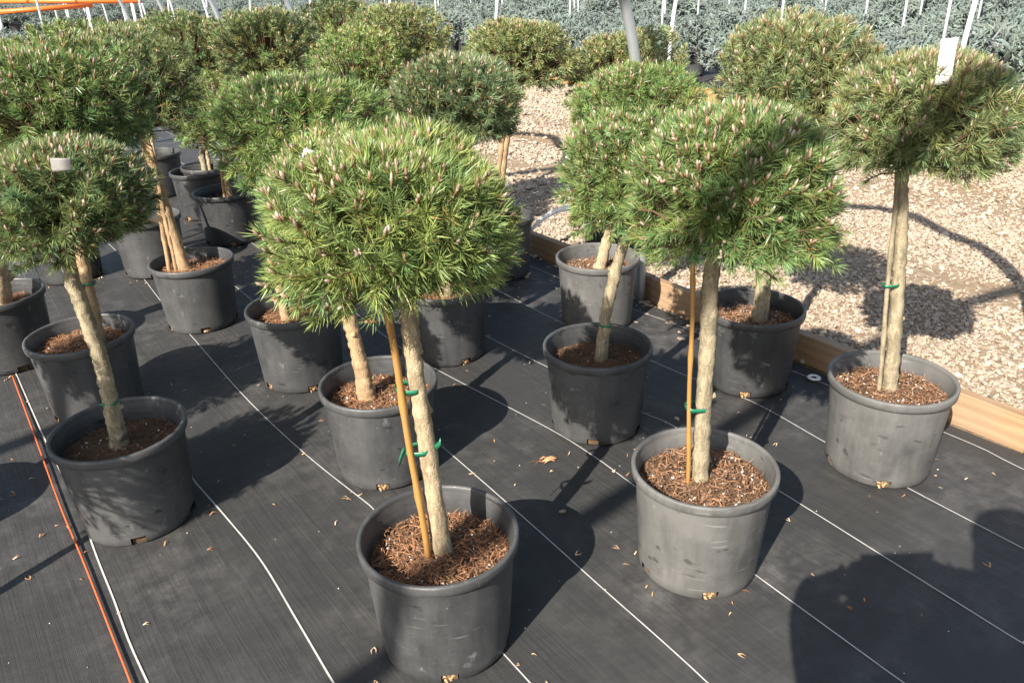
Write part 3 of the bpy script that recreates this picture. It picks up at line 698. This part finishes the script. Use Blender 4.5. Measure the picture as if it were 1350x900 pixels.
TREES = {}
def pine(key, pot_xy, label, pot='mid', hole_rz=0.0, crown=None, crown_xyz=None, trunk_px=None, trunk_w=(30, 26), bark=None, tone='green', seed=1,
         stakes=(), ties=(), mulch='bark', level=2, lump=0.13, candle=0.8, tilt=(0, 0), data=None, candle_len=1.0, nl=None, soil_dz=0.0, Rz=None, uprt=0.7):
    bark = bark or M_BARK; x, y = pot_xy
    root = empty('potted_pine', (x, y, 0)); TREES[key] = root
    tag(root, label, 'potted pine', 'mugo pines on stems in black pots on the fabric bed')
    body, rim = POTS[pot]
    po = obj('pot', body, root); po.rotation_euler = (tilt[0], tilt[1], hole_rz)
    obj('rim', rim, po)
    if level > 0:
        r = np.random.default_rng(seed+50)
        for h in HOLES:
            t = 2*math.pi*(h+2)/SEG; q = obj('drain_hole_mulch', PLUG if r.uniform() < 0.6 else PLUG_DARK, po)
            rr = POT_B/2-0.0085; q.location = (rr*math.cos(t), rr*math.sin(t), 0.001); q.rotation_euler = (0, 0, t)
    so = obj('soil', SOILS[seed % 3], root, (0, 0, soil_dz), seed*1.3)
    if level > 0: obj('mulch', MULCH[mulch][seed % 2], so)['kind'] = 'stuff'
    # crown from its outline at the tree's own distance
    if crown:
        x0, y0, x1, y1 = crown; cc = at_y((x0+x1)/2, (y0+y1)/2, y); dep = float(np.linalg.norm(cc-[0, 0, CAM_H]))
        R = (x1-x0)/2/F_PX*y; dl = math.atan2(CAM_H-cc[2], y); hh = (y1-y0)/2/F_PX*dep
        Z = math.sqrt(max(hh*hh-(R*math.sin(dl))**2, 1e-4))/math.cos(dl); Z = min(max(Z, 0.62*R), 0.95*R)
    else: cc = np.array(crown_xyz[:3]); R, Z = crown_xyz[3:]
    if Rz: Z = Rz*R
    loc = cc-np.array([x, y, 0])
    nl = nl or 0.0285
    if data is None:
        nsh, nn, w = {3: (560, 70, 0.00145), 2: (430, 56, 0.0018), 1: (300, 46, 0.0025), 0: (150, 34, 0.0036)}[level]
        data = crown_data(seed, R-nl*0.40, Z-nl*0.95, Z-nl*0.25, nsh, nn, nl, w, tuple(np.array(GREEN[tone])*((1.24, 1.18, 1.05) if level < 2 else (1.08, 1.06, 1.0))), lump, candle, uprt, candle_len); KEEP.append(data); sc = 1.0
        TREES[key+'_R'] = R; TREES[key+'_d'] = data
        co = crown_objects(root, loc, 0.0, data)
    else:
        src = data; co = crown_objects(root, loc, seed*1.1, TREES[src+'_d']); s = R/TREES[src+'_R']; co.scale = (s, s, s*min(1.15, max(0.85, Z/R/0.75)))
    # trunk
    if trunk_px is None: pts = [np.array([x, y, 0.20]), np.array([x*0.6+cc[0]*0.4, y+0.01, 0.42]), cc-np.array([0, 0, Z*0.85]), cc-np.array([0, 0, Z*0.1])]
    else:
        pts = [at_y(px, py, y) for px, py in trunk_px]; pts[0] = np.array([pts[0][0], y, max(min(pts[0][2], 0.215), 0.19)])
        pts.append(pts[-1]*0.35+(cc-np.array([0, 0, Z*0.3]))*0.65)
    mpx = (0.904*y+0.32)/F_PX
    r0, r1 = trunk_w[0]/2*mpx, trunk_w[1]/2*mpx
    tr, tp, trad = trunk_obj(root, (x, y, 0), np.array(pts), [r0*1.18, r0, (r0+r1)/2, r1, r1*0.8], bark, seed+9)
    # stakes: (base px, top px, width px, dy towards the camera, material)
    for (b, t, wpx, dy, mt) in stakes:
        p0 = at_y(*b, y+dy); p1 = at_y(*t, y+dy); p0[2] = min(p0[2], 0.22); d = (p1-p0)
        pp = [p0+d*s+np.array([0.0012*math.sin(9*s), 0, 0]) for s in np.linspace(-0.03, 1.15, 19)]
        rad = np.full(19, wpx/2*mpx)*(1+0.28*np.array([1 if i in (5, 11, 16) else 0 for i in range(19)]))
        v, f = tube(np.array(pp)-np.array([x, y, 0]), rad, 9); obj('stake', mesh_from('stake', v, f, mt, smooth=True), root)
    for (px, py, wpx, loose) in ties:
        c = at_y(px, py, y-0.004)-np.array([x, y, 0]); tie(tr, c, wpx/2*mpx, wpx*0.34*mpx, (1, 0, 0), seed+px, loose, 0.0095 if wpx > 26 else 0.007)
    return root
def P(x, y): return (x, y)

# --- front and middle trees, each seen clearly
pine('A', P(-0.161, 1.286), 'bright yellow green pine with bamboo stake and two green ties, white-scuffed pot', 'mid', 2.02, (338, 152, 706, 416), trunk_px=[(584, 733), (566, 610), (549, 505), (538, 415)], trunk_w=(25, 22),
     bark=M_BARK, tone='yellow', seed=2, stakes=[((565, 735), (513, 425), 9.5, -0.020, M_BAMBOO)], ties=[(538, 511, 34, False), (552, 592, 36, True)], mulch='straw', level=3, lump=0.16, candle=0.8, nl=0.031)
pine('B', P(0.425, 1.493), 'green pine with thin orange stake and one green tie, grey pot full of mulch', 'dusty', 1.90, (826, 112, 1106, 392), trunk_px=[(922, 648), (927, 545), (933, 450), (938, 360)], trunk_w=(22, 21),
     bark=M_BARK_G, tone='green', seed=5, stakes=[((906, 652), (913, 380), 6, -0.014, M_BAMBOO)], ties=[(918, 536, 30, False)], mulch='bark', level=3, lump=0.17, candle=0.75, soil_dz=0.014)
pine('C', P(1.021, 1.879), 'olive pine with large white tag in its crown, pale dusty pot beside the timber', 'dusty', 1.62, (1084, 70, 1349, 243), trunk_px=[(1174, 513), (1180, 430), (1187, 330), (1191, 235)], trunk_w=(18, 14),
     bark=M_BARK_G, tone='olive', seed=8, stakes=[((1159, 515), (1183, 236), 6, -0.008, M_BARK_G)], ties=[(1175, 375, 22, False)], mulch='bark', level=3, candle=0.8, soil_dz=0.012)
pine('E', P(0.255, 2.135), 'pine whose pot and soil stand in deep shade, pale streaked pot base', 'mid', 1.72, (738, 120, 952, 346), trunk_px=[(792, 470), (800, 410), (815, 345)], trunk_w=(16, 15),
     bark=M_BARK_G, tone='green', seed=11, ties=[(798, 428, 18, False)], mulch='dark', level=2, candle=0.6)
pine('P5', P(0.795, 2.388), 'pine in black pot pushed against the timber edging, dark band over its crown', 'dark', 1.6, (940, 33, 1143, 190), trunk_px=[(1000, 420), (1008, 350), (1018, 260)], trunk_w=(17, 14),
     bark=M_BARK_G, tone='olive', seed=14, stakes=[((1010, 418), (1020, 300), 6, -0.01, M_BARK_G)], mulch='bark', level=2, candle=0.85)
pine('P6', P(0.344, 2.931), 'fresh green wide pine with tan soil in its pot beside the grey steel leg', 'dusty', 1.2, (741, 80, 938, 232), trunk_px=[(790, 352), (805, 300), (825, 230)], trunk_w=(14, 13),
     tone='fresh', seed=17, mulch='bark', level=2, candle=0.6, lump=0.08)
pine('F', P(-0.374, 1.945), 'pine with thick bare tan stem behind the pot with two ties', 'mid', 1.95, (332, 172, 556, 348), trunk_px=[(484, 523), (473, 470), (460, 415)], trunk_w=(21, 18),
     bark=M_BARK_O, tone='yellow', seed=20, ties=[(459, 411, 21, False)], mulch='straw', level=2)
pine('G', P(-0.743, 2.518), 'broad pine with long green needles over a pot with shaded rim and scratches', 'mid', 2.35, (273, 93, 514, 250), trunk_px=[(377, 418), (370, 385), (362, 340), (370, 240)], trunk_w=(12, 11),
     bark=M_BARK_O, tone='fresh', seed=23, mulch='straw', level=2, lump=0.10, candle=0.6, nl=0.035)
pine('D', P(-1.005, 1.740), 'dark green pine with kinked grey stem, pot beside the orange twine', 'mid', 2.25, (-48, 178, 200, 346), trunk_px=[(157, 583), (146, 530), (133, 475), (112, 415), (93, 360)], trunk_w=(21, 19),
     bark=M_BARK_G, tone='deep', seed=26, ties=[(144, 529, 25, False)], mulch='dark', level=3, candle=0.9, lump=0.22, Rz=0.64)
pine('J', P(-1.390, 2.340), 'pine in pot with a heaped straw mound, behind the pot by the orange twine', 'mid', 2.4, (-40, 58, 184, 212), trunk_px=[(126, 440), (116, 380), (105, 320), (90, 230)], trunk_w=(17, 15),
     bark=M_BARK_O, tone='green', seed=29, stakes=[((112, 425), (98, 320), 6, -0.01, M_BARK_O)], ties=[(113, 373, 26, False)], mulch='straw', level=2, soil_dz=0.01)
pine('L', P(-1.279, 3.042), 'leaning pine with two thin stakes tied to its slim stem, pot with a water stain', 'mid', 1.05, (70, 46, 250, 186), trunk_px=[(243, 350), (222, 290), (201, 220), (184, 165)], trunk_w=(16, 11),
     bark=M_BARK_O, tone='deep', seed=32, stakes=[((222, 352), (197, 200), 6, -0.015, M_BARK_O), ((231, 351), (203, 215), 5, -0.02, M_BARK_O)], ties=[(201, 232, 20, False)], mulch='straw', level=2, soil_dz=0.01)
pine('H', P(-0.239, 2.682), 'blue green pine over the pot standing behind the two yellow green crowns', 'mid', 1.2, (498, 68, 702, 192), trunk_px=[(588, 390), (592, 300), (598, 190)], trunk_w=(14, 12),
     tone='blue', seed=35, mulch='straw', level=2, candle=0.7)
pine('I', P(-0.045, 3.520), 'pine with pale split stem seen against the gravel, long white strip label in its pot', 'mid', 1.0, (611, 22, 758, 122), trunk_px=[(655, 300), (662, 230), (672, 150)], trunk_w=(10, 9),
     bark=M_BARK_O, tone='olive', seed=38, stakes=[((650, 300), (666, 150), 6, -0.01, M_BARK_O)], mulch='straw', level=1, candle=0.7)
pine('K', P(-1.886, 2.725), 'pine in pot whose drain hole the twine runs to', 'dark', 2.6, (-142, 88, 58, 240), tone='green', seed=41, mulch='straw', level=1, data=None)
pine('N', P(-1.498, 4.162), 'pine over a small black pot striped by a stem shadow', 'dark', 1.0, (282, 15, 416, 110), trunk_px=[(302, 252), (298, 232), (306, 160), (325, 105)], trunk_w=(8, 7), bark=M_BARK_O,
     stakes=[((294, 252), (290, 200), 4, -0.01, M_BARK_O)], tone='deep', seed=44, mulch='dark', level=1)
pine('O', P(-1.809, 4.668), 'short pine with low crown over a black pot in the rear row', 'dark', 1.4, (228, 97, 347, 202), trunk_px=[(270, 222), (267, 200)], trunk_w=(8, 7), bark=M_BARK_G, tone='fresh', seed=47, mulch='dark', level=1)
# --- two trees standing just left of the view, whose shadows reach into it
pine('Y', P(-1.57, 0.90), 'pine in a grey pot standing on the fabric across the twine from the kinked pine', 'mid', 2.0, None, (-1.58, 0.90, 0.97, 0.22, 0.165), tone='green', seed=71, mulch='straw', level=1, data='K', trunk_w=(26, 22))
pine('Z', P(-1.69, 1.55), 'pine in a black pot standing on the fabric between the twine-crossed pots', 'dark', 1.0, None, (-1.72, 1.55, 0.88, 0.22, 0.165), tone='green', seed=72, mulch='straw', level=1, data='K', trunk_w=(22, 18))
# --- rear trees mostly showing crowns
def rear(key, px, py, rpx, z, label, tone, src=None, seed=50, pot='dark', dx=0.0, level=1):
    p = at_z(px, py, z); R = rpx/F_PX*p[1]
    pine(key, P(p[0]+dx, p[1]), label, pot, 1.0, None, (p[0], p[1], p[2], R, 0.74*R), tone=tone, seed=seed, mulch='dark', level=level, data=src, trunk_w=(0.022*F_PX/p[1], 0.018*F_PX/p[1]))
rear('M', 118, 104, 92, 0.90, 'green pine in the pot behind the leaning pine with two thin stakes', 'green', None, 53, 'mid', 0.10)
rear('R', 26, 118, 76, 0.87, 'pine behind the pot with the heaped straw mound', 'olive', 'K', 54)
rear('S', 246, 64, 66, 0.93, 'dark rounded pine behind the short pine with the low crown', 'deep', None, 55)
rear('Q2', 454, 38, 56, 0.95, 'rounded pine beside the far timber, half in band shadow', 'green', 'S', 57)
rear('Q3', 527, 54, 68, 0.995, 'rounded olive pine below the leaning grey hoop leg', 'olive', None, 59)
rear('H2', 478, 108, 74, 0.86, 'pine crown squeezed between the broad crown and the blue green crown', 'deep', 'O', 61)
rear('P62', 815, 92, 74, 0.86, 'olive pine behind the fresh green wide crown, at the foot of a hoop leg', 'olive', None, 63)
rear('T', 175, 75, 66, 0.86, 'pine over the farthest black pot beside the yellow green sprig', 'deep', 'Q3', 65)

# tags
def tag_on(key, px, py, Y, w, h, lean, curl, rz, mat):
    root = TREES[key]; p = at_y(px, py, Y)-np.array(root.location)
    return bent_tag(root, tuple(p), w, h, lean, curl, rz, mat)
o = tag_on('C', 1243, 112, 1.76, 0.032, 0.098, 0.0, 0.25, -0.15, M_TAG); o.rotation_euler = (0.1, -0.10, -0.2)
o = tag_on('D', 82, 226, 1.585, 0.038, 0.026, -0.15, -0.1, 0.1, M_TAGG); o.rotation_euler = (0.15, 0.06, 0.1)
o = tag_on('F', 402, 222, 1.84, 0.026, 0.050, 0.0, 0.3, 0.2, M_TAG); o.rotation_euler = (0.2, 0.35, 0.3)
# strip label curling out of pot I
root = TREES['I']; p = np.array([at_y(700, 304, 3.58), at_y(711, 292, 3.61), at_y(727, 281, 3.63), at_y(744, 275, 3.64), at_y(756, 276, 3.65)])-np.array(root.location)
pp = spline(p, 4); v = []; f = []
for i, q in enumerate(pp):
    wv = np.array([-0.42, 0.28, 0.79])*0.017*(0.5+0.6*i/len(pp))
    v += [q-wv, q+wv]
    if i: f.append((2*i-2, 2*i-1, 2*i+1, 2*i))
o = obj('tag', mesh_from('tag', v, f, M_TAG, smooth=True), root); o.modifiers.new('thick', 'SOLIDIFY').thickness = 0.0008

# ------------------------------------------------------------------ twine, washer, litter
def twine(name, pxs, rad, mat, label):
    pts = [at_z(*p) for p in pxs]; pts = spline(pts, 8); pts[:, 2] = rad+0.003
    c = pts[-1].copy(); c[2] = 0; v, f = tube(pts-c, rad, 6)
    return tag(obj(name, mesh_from(name, v, f, mat, smooth=True), loc=tuple(c)), label, 'twine')
twine('orange_twine', [(17, 497), (45, 572), (80, 668), (110, 740), (150, 842), (182, 925), (230, 1060)], 0.0026, M_ORANGE, 'orange twine running straight across the fabric past the pot with kinked pine')
p = at_z(1073, 499); v, f = lathe([(0.010, 0.004), (0.012, 0.007), (0.021, 0.006), (0.023, 0.003), (0.010, 0.003)], 32)
tag(obj('metal_washer', mesh_from('metal_washer', v, f, M_TAG, smooth=True), loc=(p[0], p[1], 0.001)), 'pale round washer pinning the fabric near the timber edging', 'washer')

def litter_mesh(n, region, seed):
    r = np.random.default_rng(seed); b = MB()
    pots = [np.array(t.location)[:2] for k, t in TREES.items() if hasattr(t, 'location')]
    m = 0
    while m < n:
        nn, uu = r.uniform(*region[0]), r.uniform(*region[1]); p = from_nu(nn, uu)
        if m % 3 == 0:
            q = pots[r.integers(0, len(pots))]; t = r.uniform(0, 6.28); p = q+np.array([math.cos(t), math.sin(t)])*r.uniform(0.146, 0.19); nn, uu = to_nu(p)
            if nn > 2.2 or uu < 0.2: continue
        if any(np.hypot(*(p-q)) < 0.144 for q in pots): continue
        m += 1; z = fz(nn, uu)+0.003
        a = r.uniform(0, 6.28); L = r.uniform(0.006, 0.024); col = np.array([(0.52, 0.30, 0.15), (0.62, 0.42, 0.24), (0.40, 0.20, 0.09), (0.66, 0.50, 0.34)][r.integers(0, 4)])*r.uniform(0.7, 1.15)
        if r.uniform() < 0.02: col = np.array([0.20, 0.28, 0.06])
        for s in ((-1, 1) if r.uniform() < 0.45 else (1,)):
            d = np.array([math.cos(a+s*0.22), math.sin(a+s*0.22)]); w = np.array([-d[1], d[0]])*0.0013
            bend = np.array([-d[1], d[0]])*L*r.normal(0, 0.18); q0, q1, q2 = p, p+d*L*0.5+bend, p+d*L
            zt = z+r.uniform(0.001, 0.006)
            b.add([(*(q0-w), z), (*(q0+w), z+0.001), (*(q1+w), zt), (*(q1-w), zt), (*q2, z+0.001)], [(0, 1, 2, 3), (3, 2, 4)], tuple(np.clip(col, 0, 1)))
    for i in range(int(n*0.5)):
        nn, uu = r.uniform(*region[0]), r.uniform(*region[1]); p = from_nu(nn, uu)
        if any(np.hypot(*(p-q)) < 0.145 for q in pots): continue
        s = r.uniform(0.0008, 0.0022); z = fz(nn, uu)+s
        b.add([(p[0]+s, p[1], z), (p[0]-s, p[1]+s*0.4, z), (p[0], p[1]-s, z), (p[0], p[1], z+s)], [(0, 1, 3), (1, 2, 3), (2, 0, 3)], tuple(np.array([0.55, 0.50, 0.43])*r.uniform(0.5, 1.2)))
    return b.mesh('needle_litter', M_MULCH)
tag(obj('needle_litter', litter_mesh(560, ((-1.2, 2.2), (0.2, 4.2)), 5)), 'scattered dry pine needles and crumbs on the black fabric', 'litter', kind='stuff')
# one clump of fallen needles
b = MB(); r = np.random.default_rng(12); pc = at_z(716, 609)
for i in range(26):
    a = r.normal(0.4, 0.5)+(math.pi if r.uniform() < 0.25 else 0); L = r.uniform(0.018, 0.042); d = np.array([math.cos(a), math.sin(a)*0.7]); w = np.array([-d[1], d[0]])*0.0012; s0 = r.normal(0, 0.005, 2)
    b.add([(*(s0-w), 0.004), (*(s0+w), 0.005), (*(s0+d*L*0.5+w), 0.008+0.006*r.uniform()), (*(s0+d*L*0.5-w), 0.008), (*(s0+d*L), 0.004)], [(0, 1, 2, 3), (3, 2, 4)], tuple(np.array([0.50, 0.24, 0.12])*r.uniform(0.6, 1.3)))
tag(obj('fallen_needle_clump', b.mesh('fallen_needle_clump', M_MULCH), loc=(pc[0], pc[1], 0)), 'rusty clump of fallen needles on the fabric in front of the shaded pot', 'needle clump')
# yellow green sprig behind the rear row
b = MB(); pc = at_z(240, 192)
for i in range(260):
    t = r.uniform(); base = np.array([-0.22+0.42*t, 0.12*math.sin(3*t), 0.30*(1-t)**1.3+0.01]); d = r.normal(0, 1, 3)*np.array([0.03, 0.03, 0.025])+np.array([0.03, -0.01, -0.02]); w = r.normal(0, 0.003, 3)
    b.add([base-w, base+w, base+d], [(0, 1, 2)], tuple(np.array([0.22, 0.24, 0.05])*r.uniform(0.6, 1.2)))
v, f = tube([(-0.22, 0, 0.31), (-0.10, 0.03, 0.16), (0.2, 0.01, 0.01)], 0.004, 5); b.add(v, f, (0.22, 0.15, 0.07))
tag(obj('trailing_sprig', b.mesh('trailing_sprig', M_NEEDLE), loc=(pc[0], pc[1], 0)), 'yellow green trailing sprig on the fabric behind the rear black pots', 'plant')

# ------------------------------------------------------------------ blue spruces across the path
def spruce_mesh(seed, R=0.40, Z=0.27, n=320):
    r = np.random.default_rng(seed); V = []; Fa = []; Cc = []
    lum = r.normal(size=(9, 3)); lum /= np.linalg.norm(lum, axis=1)[:, None]; am = r.uniform(-0.22, 0.22, 9)
    for i in range(n):
        z = 1-1.32*(i+0.5)/n; ph = i*2.4+r.normal(0, 0.2); h = math.sqrt(max(0, 1-z*z)); d = np.array([h*math.cos(ph), h*math.sin(ph), z])
        k = 1+(np.exp(5*(lum@d-1))*am).sum(); fac = r.choice([1.0, 0.84, 0.68], p=[0.6, 0.25, 0.15])
        tip = d*np.array([R, R, Z])*k*fac*r.uniform(0.9, 1.08)
        ax = d*np.array([1, 1, 0.55])+np.array([0, 0, 0.15])+r.normal(0, 0.30, 3); ax /= np.linalg.norm(ax); L = r.uniform(0.08, 0.16)
        sag = np.array([0, 0, -0.012]); rad = r.uniform(0.0085, 0.0135)
        p = [tip-ax*L, tip-ax*L*0.6, tip-ax*L*0.2, tip+sag]
        vv, ff = tube(p, [rad*0.5, rad, rad*0.85, rad*0.15], 5, 0.28, r, cap=False); k0 = len(V); V += vv; Fa += [tuple(x+k0 for x in q) for q in ff]
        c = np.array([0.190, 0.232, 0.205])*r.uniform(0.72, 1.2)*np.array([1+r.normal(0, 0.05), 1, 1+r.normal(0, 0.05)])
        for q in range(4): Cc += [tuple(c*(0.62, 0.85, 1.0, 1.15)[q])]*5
        for q in range(3):   # side shoots
            a2 = ax+r.normal(0, 0.75, 3); a2 /= np.linalg.norm(a2); b0 = tip-ax*L*r.uniform(0.2, 0.8)
            vv, ff = tube([b0, b0+a2*L*0.25, b0+a2*L*0.5], [rad*0.5, rad*0.7, rad*0.1], 4, 0.25, r, cap=False); k0 = len(V); V += vv; Fa += [tuple(x+k0 for x in q) for q in ff]
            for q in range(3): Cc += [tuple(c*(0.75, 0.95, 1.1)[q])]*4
    return mesh_from('foliage', V, Fa, M_SPRUCE, np.array(Cc), False)
SPR = [spruce_mesh(s) for s in range(101, 106)]
FIELD_POT = POTS['dark']
cand = []
rs = np.random.default_rng(77)
for i, n in enumerate(np.arange(7.1, 38, 1.02)):
    for u in np.arange(-1.5, 44, 0.90):
        cand.append((n+rs.normal(0, 0.05), u+(i % 2)*0.45+rs.normal(0, 0.06)))
for n in np.arange(-30, 1.6, 0.95):
    for u in np.arange(11.2, 45, 0.95):
        if rs.uniform() < 0.8: cand.append((n+rs.normal(0, 0.12), u+rs.normal(0, 0.12)))
for n in np.arange(2.2, 6.6, 0.85):
    for u in np.arange(27.5, 45, 0.85): cand.append((n+rs.normal(0, 0.1), u+rs.normal(0, 0.1)))
near = []; far = []
for n, u in cand:
    p = from_nu(n, u); q = np.array([p[0], p[1], 0.5-CAM_H]); dz = q@FW
    if dz < 1: continue
    sx = 675+F_PX*(q@RT)/dz; sy = 450-F_PX*(q@UP)/dz
    m = 0.55*F_PX/dz
    if -m < sx < 1350+m and -m*0.6 < sy < 900: near.append((dz, p, n))
    elif -500 < sx < 1850 and sy > -60: far.append((dz, p, n))
for px, py in ((28, 54), (62, 42), (112, 27), (262, 30), (150, 24)):
    p = at_z(px, py, 0.42); near.append((p[1]*0.5, p[:2], to_nu(p)[0]))
near.sort(key=lambda t: t[0])
far += near[290:]; near = near[:290]
first = None
spr_objs = []
for i, (dz, p, n) in enumerate(near):
    root = empty('potted_spruce', (p[0], p[1], -0.014), rs.uniform(0, 6.28))
    rear_side = n < 3
    tag(root, 'mounded blue grey spruce in a pot behind the pine bed' if rear_side else ('blue grey spruce in the first row behind the orange brown timber' if n < 7.5 else ('blue grey spruce in the second row behind the orange brown timber' if n < 8.25 else 'mounded blue grey spruce deep in the field across the gravel')), 'potted spruce', 'blue spruces behind the pine bed' if rear_side else ('spruces of the first row across the path' if n < 7.5 else ('spruces of the second row across the path' if n < 8.25 else 'spruces deep in the field across the path')))
    s = rs.uniform(0.84, 1.10); root.scale = (s, s, s*rs.uniform(0.9, 1.12))
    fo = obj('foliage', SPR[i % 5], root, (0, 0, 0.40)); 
    if i < 5: spr_objs.append(fo)
    pt = obj('pot', FIELD_POT[0], root); 
    if i < 60: obj('rim', FIELD_POT[1], root); obj('soil', SOILS[0], root)
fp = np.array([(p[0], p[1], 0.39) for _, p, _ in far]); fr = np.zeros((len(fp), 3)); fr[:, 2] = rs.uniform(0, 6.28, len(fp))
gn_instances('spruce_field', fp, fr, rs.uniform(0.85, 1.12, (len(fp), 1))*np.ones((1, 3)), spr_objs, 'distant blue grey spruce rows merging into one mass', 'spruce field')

# ------------------------------------------------------------------ photographer behind the lens (throws the shadow on the fabric)
def skin_body(name, verts, edges, radii, mat, parent=None, loc=(0, 0, 0), root=0, sub=2):
    me = bpy.data.meshes.new(name); me.from_pydata(verts, edges, []); me.update()
    o = obj(name, me, parent, loc); o.modifiers.new('skin', 'SKIN')
    sv = me.skin_vertices[0].data if me.skin_vertices else None
    if sv is None:
        bm = bmesh.new(); bm.from_mesh(me); bm.verts.layers.skin.verify(); bm.to_mesh(me); bm.free(); sv = me.skin_vertices[0].data
    for d, r in zip(sv, radii): d.radius = r if isinstance(r, tuple) else (r, r)
    sv[root].use_root = True
    md = o.modifiers.new('sub', 'SUBSURF'); md.levels = sub; md.render_levels = sub
    me.materials.append(mat); return o
M_CLOTH = plain('dark_clothing', (0.05, 0.06, 0.09), 0.85, 0.2, 0.3, 30)
M_PHONE = plain('phone_case', (0.02, 0.02, 0.022), 0.3, 0.5, 0.1, 30)
M_HAIR = plain('brown_hair', (0.06, 0.035, 0.02), 0.6, 0.3, 0.3, 90)
person = tag(empty('person', (0.02, -0.42, 0)), 'person in dark clothes standing behind the lens holding a phone up with both hands', 'person')
pv = []; pe = []; pr = []
def V_(p, r): pv.append((p[0]-0.02, p[1]+0.42, p[2])); pr.append(r); return len(pv)-1
pel = V_((0.02, -.40, .90), (.15, .11)); sp1 = V_((.0, -.36, 1.10), (.15, .11)); che = V_((-.02, -.31, 1.27), (.165, .12)); nb = V_((.02, -.31, 1.40), .085)
nk = V_((.045, -.31, 1.48), .062); hd = V_((.06, -.30, 1.54), (.08, .095)); ht = V_((.06, -.295, 1.64), (.065, .08))
pe += [(pel, sp1), (sp1, che), (che, nb), (nb, nk), (nk, hd), (hd, ht)]
for s in (-1, 1):
    hip = V_((.02+s*.095, -.41, .82), .095); kn = V_((.02+s*.105, -.40, .47), .064); an = V_((.02+s*.11, -.43, .09), .042); to = V_((.02+s*.13, -.30, .035), (.042, .03))
    pe += [(pel, hip), (hip, kn), (kn, an), (an, to)]
    cx = -.042      # the phone is held a little left of the body line
    sh = V_((s*.185, -.30, 1.37), .075); el = V_((s*.185, -.20, 1.08), .062); wr = V_((cx+s*.185, -.070, 1.225), .056); pa = V_((cx+s*.163, -.048, 1.330), (.046, .028))
    pe += [(che, sh), (sh, el), (el, wr), (wr, pa)]
    for q in range(4):      # fingers curl round the back of the phone
        a = V_((cx+s*.115, -.045, 1.310-.018*q), .0095); b_ = V_((cx+s*.092, -.016, 1.311-.018*q), .0088); c_ = V_((cx+s*(.068-.004*abs(q-1)), -.0125, 1.309-.018*q), .0078); pe += [(pa, a), (a, b_), (b_, c_)]
    a = V_((cx+s*.120, -.055, 1.262), .0105); b_ = V_((cx+s*.082, -.055, 1.268), .009); pe += [(pa, a), (a, b_)]
skin_body('body', pv, pe, pr, M_CLOTH, person)
v, f = lathe([(0.80, 0.74), (0.86, 0.80), (0.92, 0.95), (1.0, 1.10), (1.02, 1.25), (1.0, 1.34), (0.72, 1.41), (0.30, 1.44)], 40)
v = [(x*0.235*(1+0.03*math.sin(9*math.atan2(y, x)+7*z)), y*0.150*(1+0.04*math.sin(7*math.atan2(y, x)+5*z)), z) for x, y, z in v]
o = obj('coat', mesh_from('coat', v, f, M_CLOTH, smooth=True), person, (-0.085, 0.15, 0)); o.modifiers.new('thick', 'SOLIDIFY').thickness = 0.006
bm = bmesh.new(); bmesh.ops.create_icosphere(bm, subdivisions=3, radius=1)
for v_ in bm.verts:
    v_.co = Vector((v_.co.x*0.092, v_.co.y*0.108-0.012, v_.co.z*0.085 if v_.co.z > 0 else v_.co.z*0.06))*(1+0.03*math.sin(v_.co.x*9+v_.co.y*7))
me = bpy.data.meshes.new('hair'); bm.to_mesh(me); bm.free(); me.materials.append(M_HAIR); obj('hair', me, person, (0.04, 0.115, 1.622))
v, f = box(-0.088, 0.088, -0.004, 0.004, -0.050, 0.050)
ph = tag(obj('phone', mesh_from('phone', v, f, M_PHONE), loc=(-0.042, -0.028, 1.300)), 'dark phone held level in both hands', 'phone')
md = ph.modifiers.new('bevel', 'BEVEL'); md.width = 0.003; md.segments = 2
